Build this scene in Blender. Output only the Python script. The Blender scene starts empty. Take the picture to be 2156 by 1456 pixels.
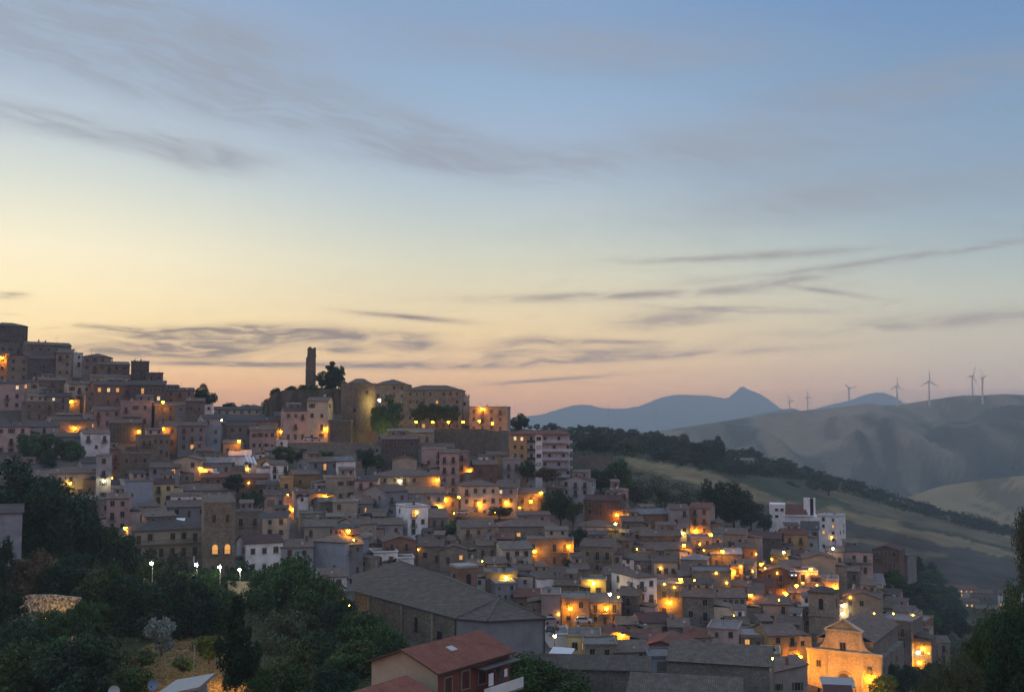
import bpy, math, random
import numpy as np
from mathutils import Vector, Matrix, noise as mnoise
R = math.radians
F = 2312.0
CX, CY, HY = 1078.0, 728.0, 885.0
TH = math.atan((HY - CY) / F)
scene = bpy.context.scene
col = scene.collection

# ---------------------------------------------------------------- camera
cam_data = bpy.data.cameras.new('camera')
cam_data.sensor_width = 36.0
cam_data.lens = 36.0 * F / 2156.0
cam_data.clip_start = 0.5
cam_data.clip_end = 60000.0
cam = bpy.data.objects.new('camera', cam_data)
col.objects.link(cam)
cam.location = (0, 0, 0)
cam.rotation_euler = (R(90) + TH, 0, 0)
scene.camera = cam

# ---------------------------------------------------------------- exposure
scene.view_settings.view_transform = 'Standard'
scene.view_settings.look = 'None'
scene.view_settings.exposure = 0.0
scene.view_settings.gamma = 1.0
scene.view_settings.use_curve_mapping = False
scene.cycles.max_bounces = 5
scene.cycles.diffuse_bounces = 2
scene.cycles.glossy_bounces = 2
scene.cycles.volume_bounces = 0
scene.cycles.transparent_max_bounces = 8
scene.cycles.use_light_tree = True
scene.cycles.sample_clamp_indirect = 4.0
scene.cycles.use_denoising = True

# ---------------------------------------------------------------- node helpers
def lin(c):
    return tuple(((x / 255.0) / 12.92 if x / 255.0 <= 0.04045 else ((x / 255.0 + 0.055) / 1.055) ** 2.4) for x in c) + (1.0,)

class NT:
    def __init__(s, tree):
        s.t = tree; s.n = tree.nodes; s.l = tree.links
    def new(s, typ, **kw):
        n = s.n.new(typ)
        for k, v in kw.items(): setattr(n, k, v)
        return n
    def put(s, sock, v):
        if hasattr(v, 'is_output') or isinstance(v, bpy.types.NodeSocket): s.l.new(v, sock)
        else: sock.default_value = v
    def m(s, op, a, b=0.0, c=0.0, clamp=False):
        n = s.new('ShaderNodeMath', operation=op); n.use_clamp = clamp
        s.put(n.inputs[0], a); s.put(n.inputs[1], b); s.put(n.inputs[2], c)
        return n.outputs[0]
    def ramp(s, fac, stops, interp='LINEAR'):
        n = s.new('ShaderNodeValToRGB'); cr = n.color_ramp; cr.interpolation = interp
        while len(cr.elements) > 1: cr.elements.remove(cr.elements[0])
        cr.elements[0].position = stops[0][0]; cr.elements[0].color = stops[0][1]
        for p, c in stops[1:]:
            e = cr.elements.new(p); e.color = c
        s.put(n.inputs[0], fac)
        return n.outputs[0]
    def mix(s, fac, a, b, mode='MIX'):
        n = s.new('ShaderNodeMix', data_type='RGBA', blend_type=mode)
        s.put(n.inputs[0], fac); s.put(n.inputs[6], a); s.put(n.inputs[7], b)
        return n.outputs[2]
    def noise(s, vec, scale, detail=3.0, rough=0.5, dist=0.0):
        n = s.new('ShaderNodeTexNoise')
        s.put(n.inputs['Vector'], vec); n.inputs['Scale'].default_value = scale
        n.inputs['Detail'].default_value = detail; n.inputs['Roughness'].default_value = rough
        n.inputs['Distortion'].default_value = dist
        return n.outputs[0]
    def comb(s, x, y, z):
        n = s.new('ShaderNodeCombineXYZ'); s.put(n.inputs[0], x); s.put(n.inputs[1], y); s.put(n.inputs[2], z)
        return n.outputs[0]
    def smooth(s, x, a, b):
        n = s.new('ShaderNodeMapRange', interpolation_type='SMOOTHSTEP')
        s.put(n.inputs[0], x); n.inputs[1].default_value = a; n.inputs[2].default_value = b
        return n.outputs[0]

# ---------------------------------------------------------------- world: dusk sky with thin cloud
world = bpy.data.worlds.new('World'); scene.world = world; world.use_nodes = True
N = NT(world.node_tree); N.n.clear()
tc = N.new('ShaderNodeTexCoord')
sep = N.new('ShaderNodeSeparateXYZ'); N.l.new(tc.outputs['Generated'], sep.inputs[0])
dx, dy, dz = sep.outputs
deg = 57.29578
el = N.m('MULTIPLY', N.m('ARCSINE', dz), deg)
az = N.m('MULTIPLY', N.m('ARCTAN2', dx, dy), deg)
def E(c, gain=1.0):
    v = lin(c); return (v[0] * gain, v[1] * gain, v[2] * gain, 1.0)
def eramp(stops):
    st = [((e + 10.0) / 60.0, E(c)) for e, c in stops]
    return N.ramp(N.m('DIVIDE', N.m('ADD', el, 10.0), 60.0, clamp=True), st, 'LINEAR')
SKY_L = [(-10, (60, 50, 48)), (-1, (196, 148, 122)), (0.6, (220, 166, 134)), (1.6, (232, 180, 138)), (3.0, (243, 208, 160)), (4.6, (252, 227, 176)),
         (6.3, (254, 236, 192)), (8.2, (252, 240, 207)), (10, (236, 233, 210)), (12, (215, 221, 212)), (14.3, (194, 207, 214)), (17, (172, 190, 211)), (21, (156, 178, 206)), (30, (170, 186, 212)), (50, (182, 200, 226))]
SKY_C = [(-10, (55, 52, 52)), (-1, (182, 152, 140)), (0.6, (192, 160, 146)), (1.6, (208, 172, 146)), (3.0, (226, 194, 156)), (4.6, (232, 208, 166)),
         (6.3, (224, 211, 180)), (8.2, (212, 212, 192)), (10, (196, 205, 200)), (12, (180, 196, 206)), (14.3, (166, 186, 208)), (17, (150, 177, 204)), (21, (136, 164, 198)), (30, (166, 182, 210)), (50, (180, 198, 226))]
SKY_R = [(-10, (50, 52, 56)), (-1, (155, 146, 148)), (0.6, (164, 154, 154)), (1.6, (172, 162, 160)), (3.0, (182, 176, 168)), (4.6, (188, 187, 175)),
         (6.3, (184, 191, 183)), (8.2, (168, 184, 188)), (10, (154, 175, 188)), (12, (142, 166, 188)), (14.3, (134, 163, 189)), (17, (122, 154, 188)), (21, (110, 146, 189)), (30, (156, 174, 206)), (50, (176, 195, 226))]
SKY_B = [(-10, (60, 58, 58)), (0, (122, 120, 126)), (6, (142, 138, 144)), (15, (152, 153, 164)), (30, (164, 176, 198)), (50, (180, 196, 222))]  # back sky, and every ramp's unseen upper stops, lifted as added fill light
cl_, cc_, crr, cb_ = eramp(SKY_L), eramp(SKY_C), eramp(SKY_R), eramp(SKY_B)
c1 = N.mix(N.smooth(az, -27, -1), cl_, cc_)
c2 = N.mix(N.smooth(az, -3, 27), c1, crr)
# away from the afterglow the unseen sky is brightened to fill town and haze
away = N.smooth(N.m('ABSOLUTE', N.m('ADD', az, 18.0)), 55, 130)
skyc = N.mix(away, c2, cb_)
# clouds
wob = N.noise(N.comb(N.m('MULTIPLY', az, 0.12), N.m('MULTIPLY', el, 0.25), 3.0), 1.0, 3.0)
wob2 = N.m('MULTIPLY', N.m('SUBTRACT', wob, 0.5), 6.0)
def streak(sx, sy, tilt, lo, hi, seed, dist=0.6, detail=6.0):
    v = N.comb(N.m('MULTIPLY', az, sx), N.m('MULTIPLY', N.m('ADD', N.m('ADD', el, N.m('MULTIPLY', az, tilt)), N.m('MULTIPLY', wob2, 0.35)), sy), seed)
    return N.smooth(N.noise(v, 1.0, detail, 0.6, dist), lo, hi)
def blob(a0, e0, ra, re, tilt=0.0):
    a = N.m('DIVIDE', N.m('SUBTRACT', az, a0), ra)
    e = N.m('DIVIDE', N.m('SUBTRACT', N.m('SUBTRACT', el, e0), N.m('MULTIPLY', N.m('SUBTRACT', az, a0), tilt)), re)
    r2 = N.m('ADD', N.m('MULTIPLY', a, a), N.m('MULTIPLY', e, e))
    return N.m('EXPONENT', N.m('MULTIPLY', r2, -1.0))
def add(*a):
    r = a[0]
    for b in a[1:]: r = N.m('ADD', r, b)
    return r
def pa(px, py):
    return math.degrees(math.atan((px - CX) / F)), math.degrees(math.atan((HY - py) / F))
def bl(px, py, w, h, tilt=0.0):
    a, e = pa(px, py); return blob(a, e, w / 40.0, h / 40.0, tilt)
hi_mask = add(bl(200, 150, 420, 80, -0.14), bl(560, 215, 360, 62, -0.18), bl(1950, 210, 300, 40, 0.06), bl(1480, 320, 420, 55, 0.04), bl(1250, 90, 420, 45, -0.06), bl(1800, 430, 380, 45, 0.05), bl(850, 275, 220, 34, -0.22), bl(40, 285, 130, 16, -0.10), bl(250, 320, 260, 24, -0.08), bl(430, 350, 90, 28, -0.1), bl(960, 330, 220, 22, -0.04), bl(330, 60, 300, 40, -0.1))
hi_soft = streak(0.10, 0.55, 0.20, 0.30, 0.72, 1.7, 0.5)
hi_fine = streak(0.30, 2.4, 0.20, 0.34, 0.66, 8.2, 1.0, 9.0)
hi = N.m('MULTIPLY', N.m('MINIMUM', hi_mask, 1.0), N.m('ADD', 0.30, N.m('ADD', N.m('MULTIPLY', hi_soft, 0.36), N.m('MULTIPLY', hi_fine, 0.36))))
veil = N.m('MULTIPLY', N.m('MULTIPLY', streak(0.07, 0.5, 0.06, 0.48, 0.8, 5.1, 0.8), N.smooth(az, -12, 8)), 0.26)
lo_mask = add(bl(590, 710, 200, 19, 0.01), bl(450, 705, 140, 13, 0.05), bl(380, 745, 170, 16, 0), bl(560, 712, 250, 12, 0.02), bl(320, 745, 150, 11, 0.0), bl(870, 727, 62, 17), bl(1110, 728, 95, 19, 0.06), bl(1230, 745, 240, 10, 0.05),
              bl(720, 738, 60, 8), bl(230, 702, 70, 5, -0.06), bl(1420, 675, 125, 19, 0.06), bl(1560, 655, 160, 6, -0.05), bl(2000, 690, 330, 15, 0.05), bl(1290, 720, 100, 6, -0.02), bl(850, 770, 260, 8, 0.0), bl(1380, 752, 320, 7, 0.05), bl(1150, 800, 170, 4, 0.07),
              bl(860, 668, 110, 6, -0.08), bl(1600, 545, 250, 9, 0.02), bl(1900, 562, 330, 7, 0.09), bl(1640, 600, 130, 8, 0.1), bl(1740, 622, 90, 5, -0.18), bl(20, 645, 28, 6, 0.06), bl(1330, 622, 300, 9, 0.02), bl(500, 770, 190, 5))
lo_f = streak(0.38, 2.2, -0.05, 0.30, 0.60, 2.2, 0.6, 8.0)
lo = N.m('MULTIPLY', N.m('MINIMUM', lo_mask, 1.0), N.m('ADD', 0.15, N.m('MULTIPLY', lo_f, 0.85)), clamp=True)
bits = N.m('MULTIPLY', N.m('MULTIPLY', streak(0.3, 1.9, -0.06, 0.56, 0.78, 11.3, 1.2), N.m('MULTIPLY', N.smooth(el, 0.8, 2.2), N.m('SUBTRACT', 1.0, N.smooth(el, 5.5, 9)))), 0.45)
s1 = N.mix(N.m('MULTIPLY', hi, 0.80), skyc, E((152, 158, 168)))
s2 = N.mix(veil, s1, N.mix(N.smooth(el, 4, 12), E((172, 160, 156)), E((132, 146, 168))))
lowc = N.mix(N.smooth(az, -26, 20), E((152, 140, 132)), E((146, 142, 146)))
s3 = N.mix(N.m('MULTIPLY', N.m('MAXIMUM', lo, bits), N.m('SUBTRACT', 1.0, N.m('MULTIPLY', N.smooth(az, -5, 18), 0.35))), s2, lowc)
# the sky behind the haze is clearer than it looks through it
HAZE = 0.00018; HCOL = (0.165, 0.215, 0.265)
sn = N.m('MAXIMUM', N.m('SINE', N.m('DIVIDE', el, deg)), 0.001)
path = N.m('MINIMUM', 18000.0, N.m('DIVIDE', 480.0, sn))
Tr = N.m('EXPONENT', N.m('MULTIPLY', path, -HAZE))
hz = N.new('ShaderNodeVectorMath', operation='SCALE'); hz.inputs[0].default_value = HCOL; N.l.new(N.m('SUBTRACT', 1.0, Tr), hz.inputs['Scale'])
sb = N.new('ShaderNodeVectorMath', operation='SUBTRACT'); N.l.new(s3, sb.inputs[0]); N.l.new(hz.outputs[0], sb.inputs[1])
dv = N.new('ShaderNodeVectorMath', operation='SCALE'); N.l.new(sb.outputs[0], dv.inputs[0]); N.l.new(N.m('DIVIDE', 1.0, Tr), dv.inputs['Scale'])
mxv = N.new('ShaderNodeVectorMath', operation='MAXIMUM'); N.l.new(dv.outputs[0], mxv.inputs[0]); mxv.inputs[1].default_value = (0, 0, 0)
s3 = mxv.outputs[0]
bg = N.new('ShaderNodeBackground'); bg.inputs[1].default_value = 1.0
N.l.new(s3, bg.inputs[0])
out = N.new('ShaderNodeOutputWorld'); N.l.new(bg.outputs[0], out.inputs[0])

# a faint warm afterglow from beyond the hill on the left
sun_d = bpy.data.lights.new('sun', 'SUN'); sun_d.energy = 0.26; sun_d.angle = R(16); sun_d.color = (1.0, 0.82, 0.64)
sun = bpy.data.objects.new('sun', sun_d); col.objects.link(sun); sun.rotation_euler = (R(76), 0, R(-112))

# ---------------------------------------------------------------- geometry of the view -> places
_SX = [0, 30, 60, 90, 150, 200, 350, 600, 1050, 1250, 1650, 3200, 60000]; _SY = [0, 30, 62, 104, 200, 280, 490, 800, 1300, 1450, 1800, 3200, 60000]
def SC(D): return float(np.interp(D, _SX, _SY))      # table distance -> metres
def P(px, py, D): return PR(px, py, SC(D))
def PR(px, py, D):
    xc = (px - CX) / F; yc = -(py - CY) / F
    v = Vector((xc, math.cos(TH) - yc * math.sin(TH), math.sin(TH) + yc * math.cos(TH)))
    return v * (D / v.y)
def pyof(p):
    z = p.z * math.cos(TH) - p.y * math.sin(TH); y = p.y * math.cos(TH) + p.z * math.sin(TH)
    return CX + p.x / y * F, CY - z / y * F

TAB = {
 -400: [(2600, 30), (1900, 70), (1600, 108), (1456, 135), (1350, 160), (1250, 185), (1150, 212), (1050, 246), (980, 272), (930, 293), (880, 315), (800, 345), (700, 380), (600, 415)],
 0: [(2600, 30), (1900, 68), (1600, 103), (1456, 125), (1350, 150), (1250, 176), (1150, 205), (1050, 240), (980, 268), (930, 290), (880, 312), (800, 338), (700, 372)],
 400: [(2600, 28), (1900, 62), (1600, 95), (1456, 114), (1350, 142), (1250, 182), (1150, 222), (1050, 262), (980, 287), (930, 308), (880, 336), (800, 372)],
 800: [(2600, 26), (1900, 56), (1600, 86), (1456, 112), (1350, 152), (1250, 200), (1150, 243), (1050, 278), (980, 300), (930, 318), (880, 340), (800, 372)],
 1000: [(2600, 26), (1900, 56), (1600, 92), (1456, 124), (1350, 165), (1250, 208), (1150, 248), (1050, 284), (980, 304), (930, 322), (880, 346), (800, 380)],
 1200: [(2600, 26), (1900, 62), (1600, 104), (1456, 148), (1350, 188), (1250, 228), (1150, 264), (1050, 298), (980, 330), (945, 400), (912, 640)],
 1400: [(2600, 26), (1900, 64), (1600, 110), (1456, 160), (1350, 202), (1250, 246), (1150, 284), (1100, 306), (1050, 352), (985, 470), (950, 600), (925, 760)],
 1600: [(2600, 26), (1900, 66), (1600, 118), (1456, 172), (1350, 216), (1250, 262), (1150, 300), (1110, 326), (1080, 400), (1040, 520), (990, 720), (958, 860)],
 1800: [(2600, 26), (1900, 68), (1600, 126), (1456, 188), (1350, 236), (1250, 282), (1200, 306), (1180, 345), (1150, 440), (1100, 590), (1050, 800), (1018, 900)],
 1885: [(2600, 26), (1900, 69), (1600, 131), (1456, 190), (1350, 238), (1250, 278), (1205, 300), (1188, 370), (1150, 520), (1100, 660), (1046, 950)],
 1945: [(2600, 26), (1900, 70), (1600, 134), (1456, 205), (1400, 232), (1350, 300), (1300, 420), (1260, 530), (1200, 620), (1150, 720), (1063, 985)],
 2000: [(2600, 26), (1900, 70), (1600, 140), (1456, 225), (1350, 340), (1300, 480), (1260, 600), (1200, 690), (1150, 810), (1078, 1020)],
 2156: [(2600, 26), (1900, 72), (1600, 150), (1456, 240), (1350, 390), (1300, 530), (1260, 620), (1200, 720), (1150, 880), (1118, 1000)],
 2700: [(2600, 26), (1900, 76), (1600, 160), (1456, 250), (1350, 400), (1300, 540), (1250, 800), (1205, 1050)],
}
TX = sorted(TAB)
def _col(c, py):
    t = TAB[c]
    ys = [a for a, b in reversed(t)]; ds = [math.log(b) for a, b in reversed(t)]
    return float(np.interp(py, ys, ds))
def DD(px, py):
    px = min(max(px, TX[0]), TX[-1])
    for i in range(len(TX) - 1):
        if TX[i] <= px <= TX[i + 1]: break
    t = (px - TX[i]) / (TX[i + 1] - TX[i])
    return math.exp(_col(TX[i], py) * (1 - t) + _col(TX[i + 1], py) * t)
CREST = [(-400, 600), (0, 712), (60, 728), (150, 772), (270, 806), (345, 838), (400, 856), (470, 872), (552, 872), (564, 848), (576, 828), (600, 820), (640, 817), (690, 815), (728, 820), (760, 862), (1060, 875), (1075, 900), (1200, 912), (1300, 918), (1400, 926), (1500, 945), (1600, 962), (1700, 990), (1800, 1020), (1900, 1050), (2000, 1080), (2156, 1120), (2400, 1165), (2700, 1208)]
def crest(px): return float(np.interp(px, [a for a, b in CREST], [b for a, b in CREST]))
def ground_at(px, py): return P(px, py, DD(px, py))

# ---------------------------------------------------------------- object helpers
def link(name, mesh, parent=None, mats=None):
    o = bpy.data.objects.new(name, mesh); col.objects.link(o)
    if parent is not None: o.parent = parent
    return o
def empty(name, loc, rz=0.0):
    o = bpy.data.objects.new(name, None); o.empty_display_size = 0.5; col.objects.link(o)
    o.location = loc; o.rotation_euler = (0, 0, rz); return o
def tag(o, label=None, cat=None, group=None, kind=None):
    if label: o['label'] = label
    if cat: o['category'] = cat
    if group: o['group'] = group
    if kind: o['kind'] = kind
    return o

class MB:
    def __init__(s): s.v = []; s.f = []; s.mi = []; s.uv = []
    def face(s, pts, mi=0, uv=None):
        b = len(s.v); s.v += [tuple(p) for p in pts]; s.f.append(tuple(range(b, b + len(pts)))); s.mi.append(mi)
        if uv is None:
            p0 = Vector(pts[0]); e = (Vector(pts[1]) - p0)
            n = e.cross(Vector(pts[2]) - p0)
            if e.length < 1e-6 or n.length < 1e-9: uv = [(0, 0)] * len(pts)
            else:
                e.normalize(); n.normalize(); g = n.cross(e)
                uv = [((Vector(p) - p0).dot(e), (Vector(p) - p0).dot(g)) for p in pts]
        s.uv += list(uv)
    def box(s, x0, x1, y0, y1, z0, z1, mi=0, skip=''):
        A = [(x0, y0, z0), (x1, y0, z0), (x1, y1, z0), (x0, y1, z0), (x0, y0, z1), (x1, y0, z1), (x1, y1, z1), (x0, y1, z1)]
        q = {'b': (3, 2, 1, 0), 't': (4, 5, 6, 7), 'f': (0, 1, 5, 4), 'k': (2, 3, 7, 6), 'l': (3, 0, 4, 7), 'r': (1, 2, 6, 5)}
        for k, idx in q.items():
            if k not in skip: s.face([A[i] for i in idx], mi)
    def prism(s, poly, z0, z1, mi=0, top=True, mt=None):
        n = len(poly)
        for i in range(n):
            a, b = poly[i], poly[(i + 1) % n]
            s.face([(a[0], a[1], z0), (b[0], b[1], z0), (b[0], b[1], z1), (a[0], a[1], z1)], mi)
        if top: s.face([(p[0], p[1], z1) for p in poly], mi if mt is None else mt)
    def cyl(s, x, y, z0, z1, r0, r1, n=12, mi=0, caps=True, ax=None):
        a = [(x + r0 * math.cos(2 * math.pi * i / n), y + r0 * math.sin(2 * math.pi * i / n), z0) for i in range(n)]
        b = [(x + r1 * math.cos(2 * math.pi * i / n), y + r1 * math.sin(2 * math.pi * i / n), z1) for i in range(n)]
        for i in range(n):
            j = (i + 1) % n; s.face([a[i], a[j], b[j], b[i]], mi)
        if caps: s.face(b, mi); s.face(a[::-1], mi)
    def tube(s, p, q, r0, r1, n=6, mi=0):
        p = Vector(p); q = Vector(q); d = (q - p)
        if d.length < 1e-6: return
        d.normalize(); u = d.orthogonal().normalized(); w = d.cross(u)
        a = [p + (u * math.cos(2 * math.pi * i / n) + w * math.sin(2 * math.pi * i / n)) * r0 for i in range(n)]
        b = [q + (u * math.cos(2 * math.pi * i / n) + w * math.sin(2 * math.pi * i / n)) * r1 for i in range(n)]
        for i in range(n):
            j = (i + 1) % n; s.face([a[i], a[j], b[j], b[i]], mi)
        s.face(b, mi); s.face(a[::-1], mi)
    def mesh(s, name, mats, smooth=False):
        me = bpy.data.meshes.new(name); me.from_pydata(s.v, [], s.f)
        for m in (mats if isinstance(mats, (list, tuple)) else [mats]): me.materials.append(m)
        me.polygons.foreach_set('material_index', s.mi)
        ul = me.uv_layers.new(name='uv'); ul.data.foreach_set('uv', [c for p in s.uv for c in p])
        if smooth: me.polygons.foreach_set('use_smooth', [True] * len(s.f))
        me.update(); return me
    def build(s, name, mats, parent=None, smooth=False):
        return link(name, s.mesh(name, mats, smooth), parent)

# ---------------------------------------------------------------- materials
def new_mat(name):
    m = bpy.data.materials.new(name); m.use_nodes = True; n = NT(m.node_tree); n.n.clear()
    o = n.new('ShaderNodeOutputMaterial'); b = n.new('ShaderNodeBsdfPrincipled'); n.l.new(b.outputs[0], o.inputs[0])
    return m, n, b
def objvec(n, k=37.0):
    tc = n.new('ShaderNodeTexCoord'); oi = n.new('ShaderNodeObjectInfo')
    v = n.new('ShaderNodeVectorMath', operation='ADD'); n.l.new(tc.outputs['Object'], v.inputs[0])
    n.l.new(n.comb(n.m('MULTIPLY', oi.outputs['Random'], k), n.m('MULTIPLY', oi.outputs['Random'], k * 1.7), 0.0), v.inputs[1])
    return v.outputs[0], oi.outputs['Random']
def mul(c, k): return (c[0] * k, c[1] * k, c[2] * k, 1)
def wall_mat(name, c, stone=0.0, vary=0.6):
    c = tuple(x * 0.88 for x in c)
    m, n, b = new_mat(name); v, rnd = objvec(n)
    big = n.noise(v, 0.35, 4, 0.6); fine = n.noise(v, 3.0, 4, 0.65)
    sc = n.new('ShaderNodeMapping'); n.l.new(v, sc.inputs[0]); sc.inputs['Scale'].default_value = (1.6, 1.6, 0.22)
    streaks = n.noise(sc.outputs[0], 1.0, 3, 0.6)
    lo_ = 0.66 - 0.22 * stone; base = n.ramp(big, [(0.28, mul(c, lo_)), (0.5, mul(c, 1.0)), (0.74, mul(c, 1.18 + 0.2 * stone))])
    base = n.mix(n.m('MULTIPLY', n.smooth(streaks, 0.52, 0.78), 0.35), base, mul(c, 0.55))
    base = n.mix(n.m('MULTIPLY', n.smooth(fine, 0.35, 0.75), 0.3 + 0.3 * stone), base, mul(c, 0.75))
    if stone > 0:
        vo = n.new('ShaderNodeTexVoronoi'); n.l.new(v, vo.inputs['Vector']); vo.inputs['Scale'].default_value = 2.2
        bw = n.new('ShaderNodeRGBToBW'); n.l.new(vo.outputs['Color'], bw.inputs[0])
        base = n.mix(n.m('MULTIPLY', n.smooth(bw.outputs[0], 0.25, 0.8), 0.55 * stone), base, mul(c, 0.5))
        base = n.mix(n.m('MULTIPLY', n.smooth(vo.outputs['Distance'], 0.42, 0.62), 0.5 * stone), base, mul(c, 0.35))
    hsv = n.new('ShaderNodeHueSaturation'); n.l.new(base, hsv.inputs['Color'])
    hsv.inputs['Saturation'].default_value = 1.0
    n.l.new(n.m('ADD', 1.0 - vary * 0.5, n.m('MULTIPLY', rnd, vary)), hsv.inputs['Value'])
    n.l.new(hsv.outputs[0], b.inputs['Base Color']); b.inputs['Roughness'].default_value = 0.93
    bp = n.new('ShaderNodeBump'); bp.inputs['Strength'].default_value = 0.35 + 0.4 * stone; bp.inputs['Distance'].default_value = 0.08
    n.l.new(fine, bp.inputs['Height']); n.l.new(bp.outputs[0], b.inputs['Normal'])
    return m
def roof_mat(name, c, c2, strength=0.6, period=0.24, dist=0.09):
    k_ = 1.15 if name in ('rough_grey_coppi', 'new_red_tiles') else 0.74
    c = tuple(x * k_ for x in c); c2 = tuple(x * k_ for x in c2)
    m, n, b = new_mat(name); v, rnd = objvec(n)
    uv = n.new('ShaderNodeUVMap'); uv.uv_map = 'uv'
    sp = n.new('ShaderNodeSeparateXYZ'); n.l.new(uv.outputs[0], sp.inputs[0])
    jit = n.noise(v, 0.5, 2, 0.5)
    st = n.m('SINE', n.m('ADD', n.m('MULTIPLY', sp.outputs[0], 6.2832 / period), n.m('MULTIPLY', jit, 3.0)))
    rows = n.m('SINE', n.m('MULTIPLY', sp.outputs[1], 6.2832 / 0.38))
    patch = n.noise(v, 0.8, 5, 0.65); sp2 = n.noise(v, 5.0, 3, 0.7)
    base = n.ramp(patch, [(0.25, mul(c, 0.62)), (0.47, c + (1,)), (0.62, c2 + (1,)), (0.85, mul(c2, 1.3))])
    base = n.mix(n.m('MULTIPLY', n.smooth(sp2, 0.4, 0.75), 0.55), base, mul(c, 0.45))
    base = n.mix(n.m('MULTIPLY', n.smooth(st, -0.2, -1.0), 0.55), base, mul(c, 0.35))
    base = n.mix(n.m('MULTIPLY', n.smooth(rows, 0.5, 1.0), 0.18), base, mul(c, 0.4))
    hsv = n.new('ShaderNodeHueSaturation'); n.l.new(base, hsv.inputs['Color'])
    n.l.new(n.m('ADD', 0.82, n.m('MULTIPLY', rnd, 0.4)), hsv.inputs['Value'])
    n.l.new(hsv.outputs[0], b.inputs['Base Color']); b.inputs['Roughness'].default_value = 0.9
    bp = n.new('ShaderNodeBump'); bp.inputs['Strength'].default_value = strength; bp.inputs['Distance'].default_value = dist
    n.l.new(n.m('ADD', st, n.m('MULTIPLY', sp2, 1.5)), bp.inputs['Height']); n.l.new(bp.outputs[0], b.inputs['Normal'])
    return m
def plain(name, c, rough=0.6, metal=0.0, nz=0.0, nscale=2.0):
    m, n, b = new_mat(name)
    if nz:
        v, rnd = objvec(n); t = n.noise(v, nscale, 4, 0.6)
        n.l.new(n.ramp(t, [(0.3, mul(c, 1 - nz)), (0.7, mul(c, 1 + nz))]), b.inputs['Base Color'])
    else: b.inputs['Base Color'].default_value = c + (1,)
    b.inputs['Roughness'].default_value = rough; b.inputs['Metallic'].default_value = metal
    return m
def emit(name, c, s):
    m, n, b = new_mat(name); b.inputs['Base Color'].default_value = (0, 0, 0, 1)
    b.inputs['Emission Color'].default_value = c + (1,); b.inputs['Emission Strength'].default_value = s
    return m

W = {
 'g': wall_mat('cement_plaster', (0.33, 0.33, 0.35)),
 'u': wall_mat('blue_grey_plaster', (0.27, 0.30, 0.35)),
 't': wall_mat('tan_stone', (0.35, 0.29, 0.22), 0.6),
 's': wall_mat('grey_stone', (0.28, 0.26, 0.23), 0.8),
 'd': wall_mat('dark_stone', (0.16, 0.145, 0.135), 0.7),
 'p': wall_mat('pink_plaster', (0.45, 0.34, 0.31)),
 'c': wall_mat('cream_plaster', (0.52, 0.45, 0.35)),
 'w': wall_mat('white_plaster', (0.92, 0.90, 0.90), 0.0, 0.25),
 'o': wall_mat('ochre_plaster', (0.50, 0.32, 0.14)),
 'y': wall_mat('yellow_plaster', (0.60, 0.50, 0.27)),
 'b': wall_mat('brown_brick', (0.28, 0.165, 0.12), 0.4),
 'r': wall_mat('red_plaster', (0.30, 0.10, 0.075)),
 'e': wall_mat('bare_rubble', (0.30, 0.25, 0.19), 1.0),
}
RM = {
 'k': roof_mat('old_clay_tiles', (0.225, 0.165, 0.135), (0.29, 0.235, 0.20)),
 'l': roof_mat('pale_clay_tiles', (0.27, 0.235, 0.195), (0.33, 0.29, 0.25)),
 'd': roof_mat('dark_weathered_tiles', (0.10, 0.09, 0.09), (0.15, 0.135, 0.13)),
 'r': roof_mat('red_clay_tiles', (0.25, 0.105, 0.075), (0.32, 0.14, 0.095)),
 'm': roof_mat('maroon_tiles', (0.13, 0.06, 0.065), (0.17, 0.08, 0.08)),
 'g': roof_mat('grey_roofing', (0.24, 0.245, 0.26), (0.32, 0.32, 0.335), 0.2),
 'w': roof_mat('white_sheet_roofing', (0.55, 0.56, 0.60), (0.62, 0.62, 0.66), 0.2),
 'R': roof_mat('new_red_tiles', (0.27, 0.095, 0.065), (0.31, 0.12, 0.08), 0.9, 0.30, 0.08),
 'C': roof_mat('rough_grey_coppi', (0.185, 0.155, 0.13), (0.26, 0.225, 0.195), 1.0, 0.30, 0.16),
}
M_TRIM = plain('pale_stone_trim', (0.24, 0.215, 0.185), 0.85, 0, 0.15)
M_DARKTRIM = plain('dark_gutter', (0.05, 0.045, 0.045), 0.6)
M_GLASS, _n, _b = new_mat('dark_window_glass'); _b.inputs['Base Color'].default_value = (0.02, 0.022, 0.028, 1); _b.inputs['Roughness'].default_value = 0.25
_b.inputs['Specular IOR Level'].default_value = 0.35
M_SHUT = {'b': plain('brown_shutter_wood', (0.07, 0.04, 0.03), 0.7, 0, 0.3), 'g': plain('green_shutter_paint', (0.05, 0.075, 0.06), 0.7, 0, 0.3),
          'r': plain('red_shutter_paint', (0.09, 0.032, 0.028), 0.7, 0, 0.2), 'w': plain('white_shutter_paint', (0.45, 0.46, 0.48), 0.7, 0, 0.1)}
M_LITW = emit('lit_window_glow', (1.0, 0.45, 0.12), 0.9)
M_LITW2 = emit('pale_window_glow', (1.0, 0.74, 0.42), 1.0)
M_COOLW = emit('cool_window_glow', (0.8, 0.9, 1.0), 0.5)
M_IRON = plain('black_iron', (0.03, 0.03, 0.032), 0.5, 0.6)
M_STEEL = plain('galvanised_steel', (0.32, 0.33, 0.34), 0.5, 0.5, 0.1)
M_CONC = wall_mat('weathered_concrete', (0.30, 0.29, 0.28))
M_DOOR = plain('old_door_wood', (0.075, 0.045, 0.03), 0.7, 0, 0.3)
M_GARAGE = plain('garage_shutter_metal', (0.17, 0.15, 0.14), 0.55, 0.2, 0.2)
M_CLOTH = plain('white_cloth', (0.75, 0.76, 0.82), 0.8)
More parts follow.
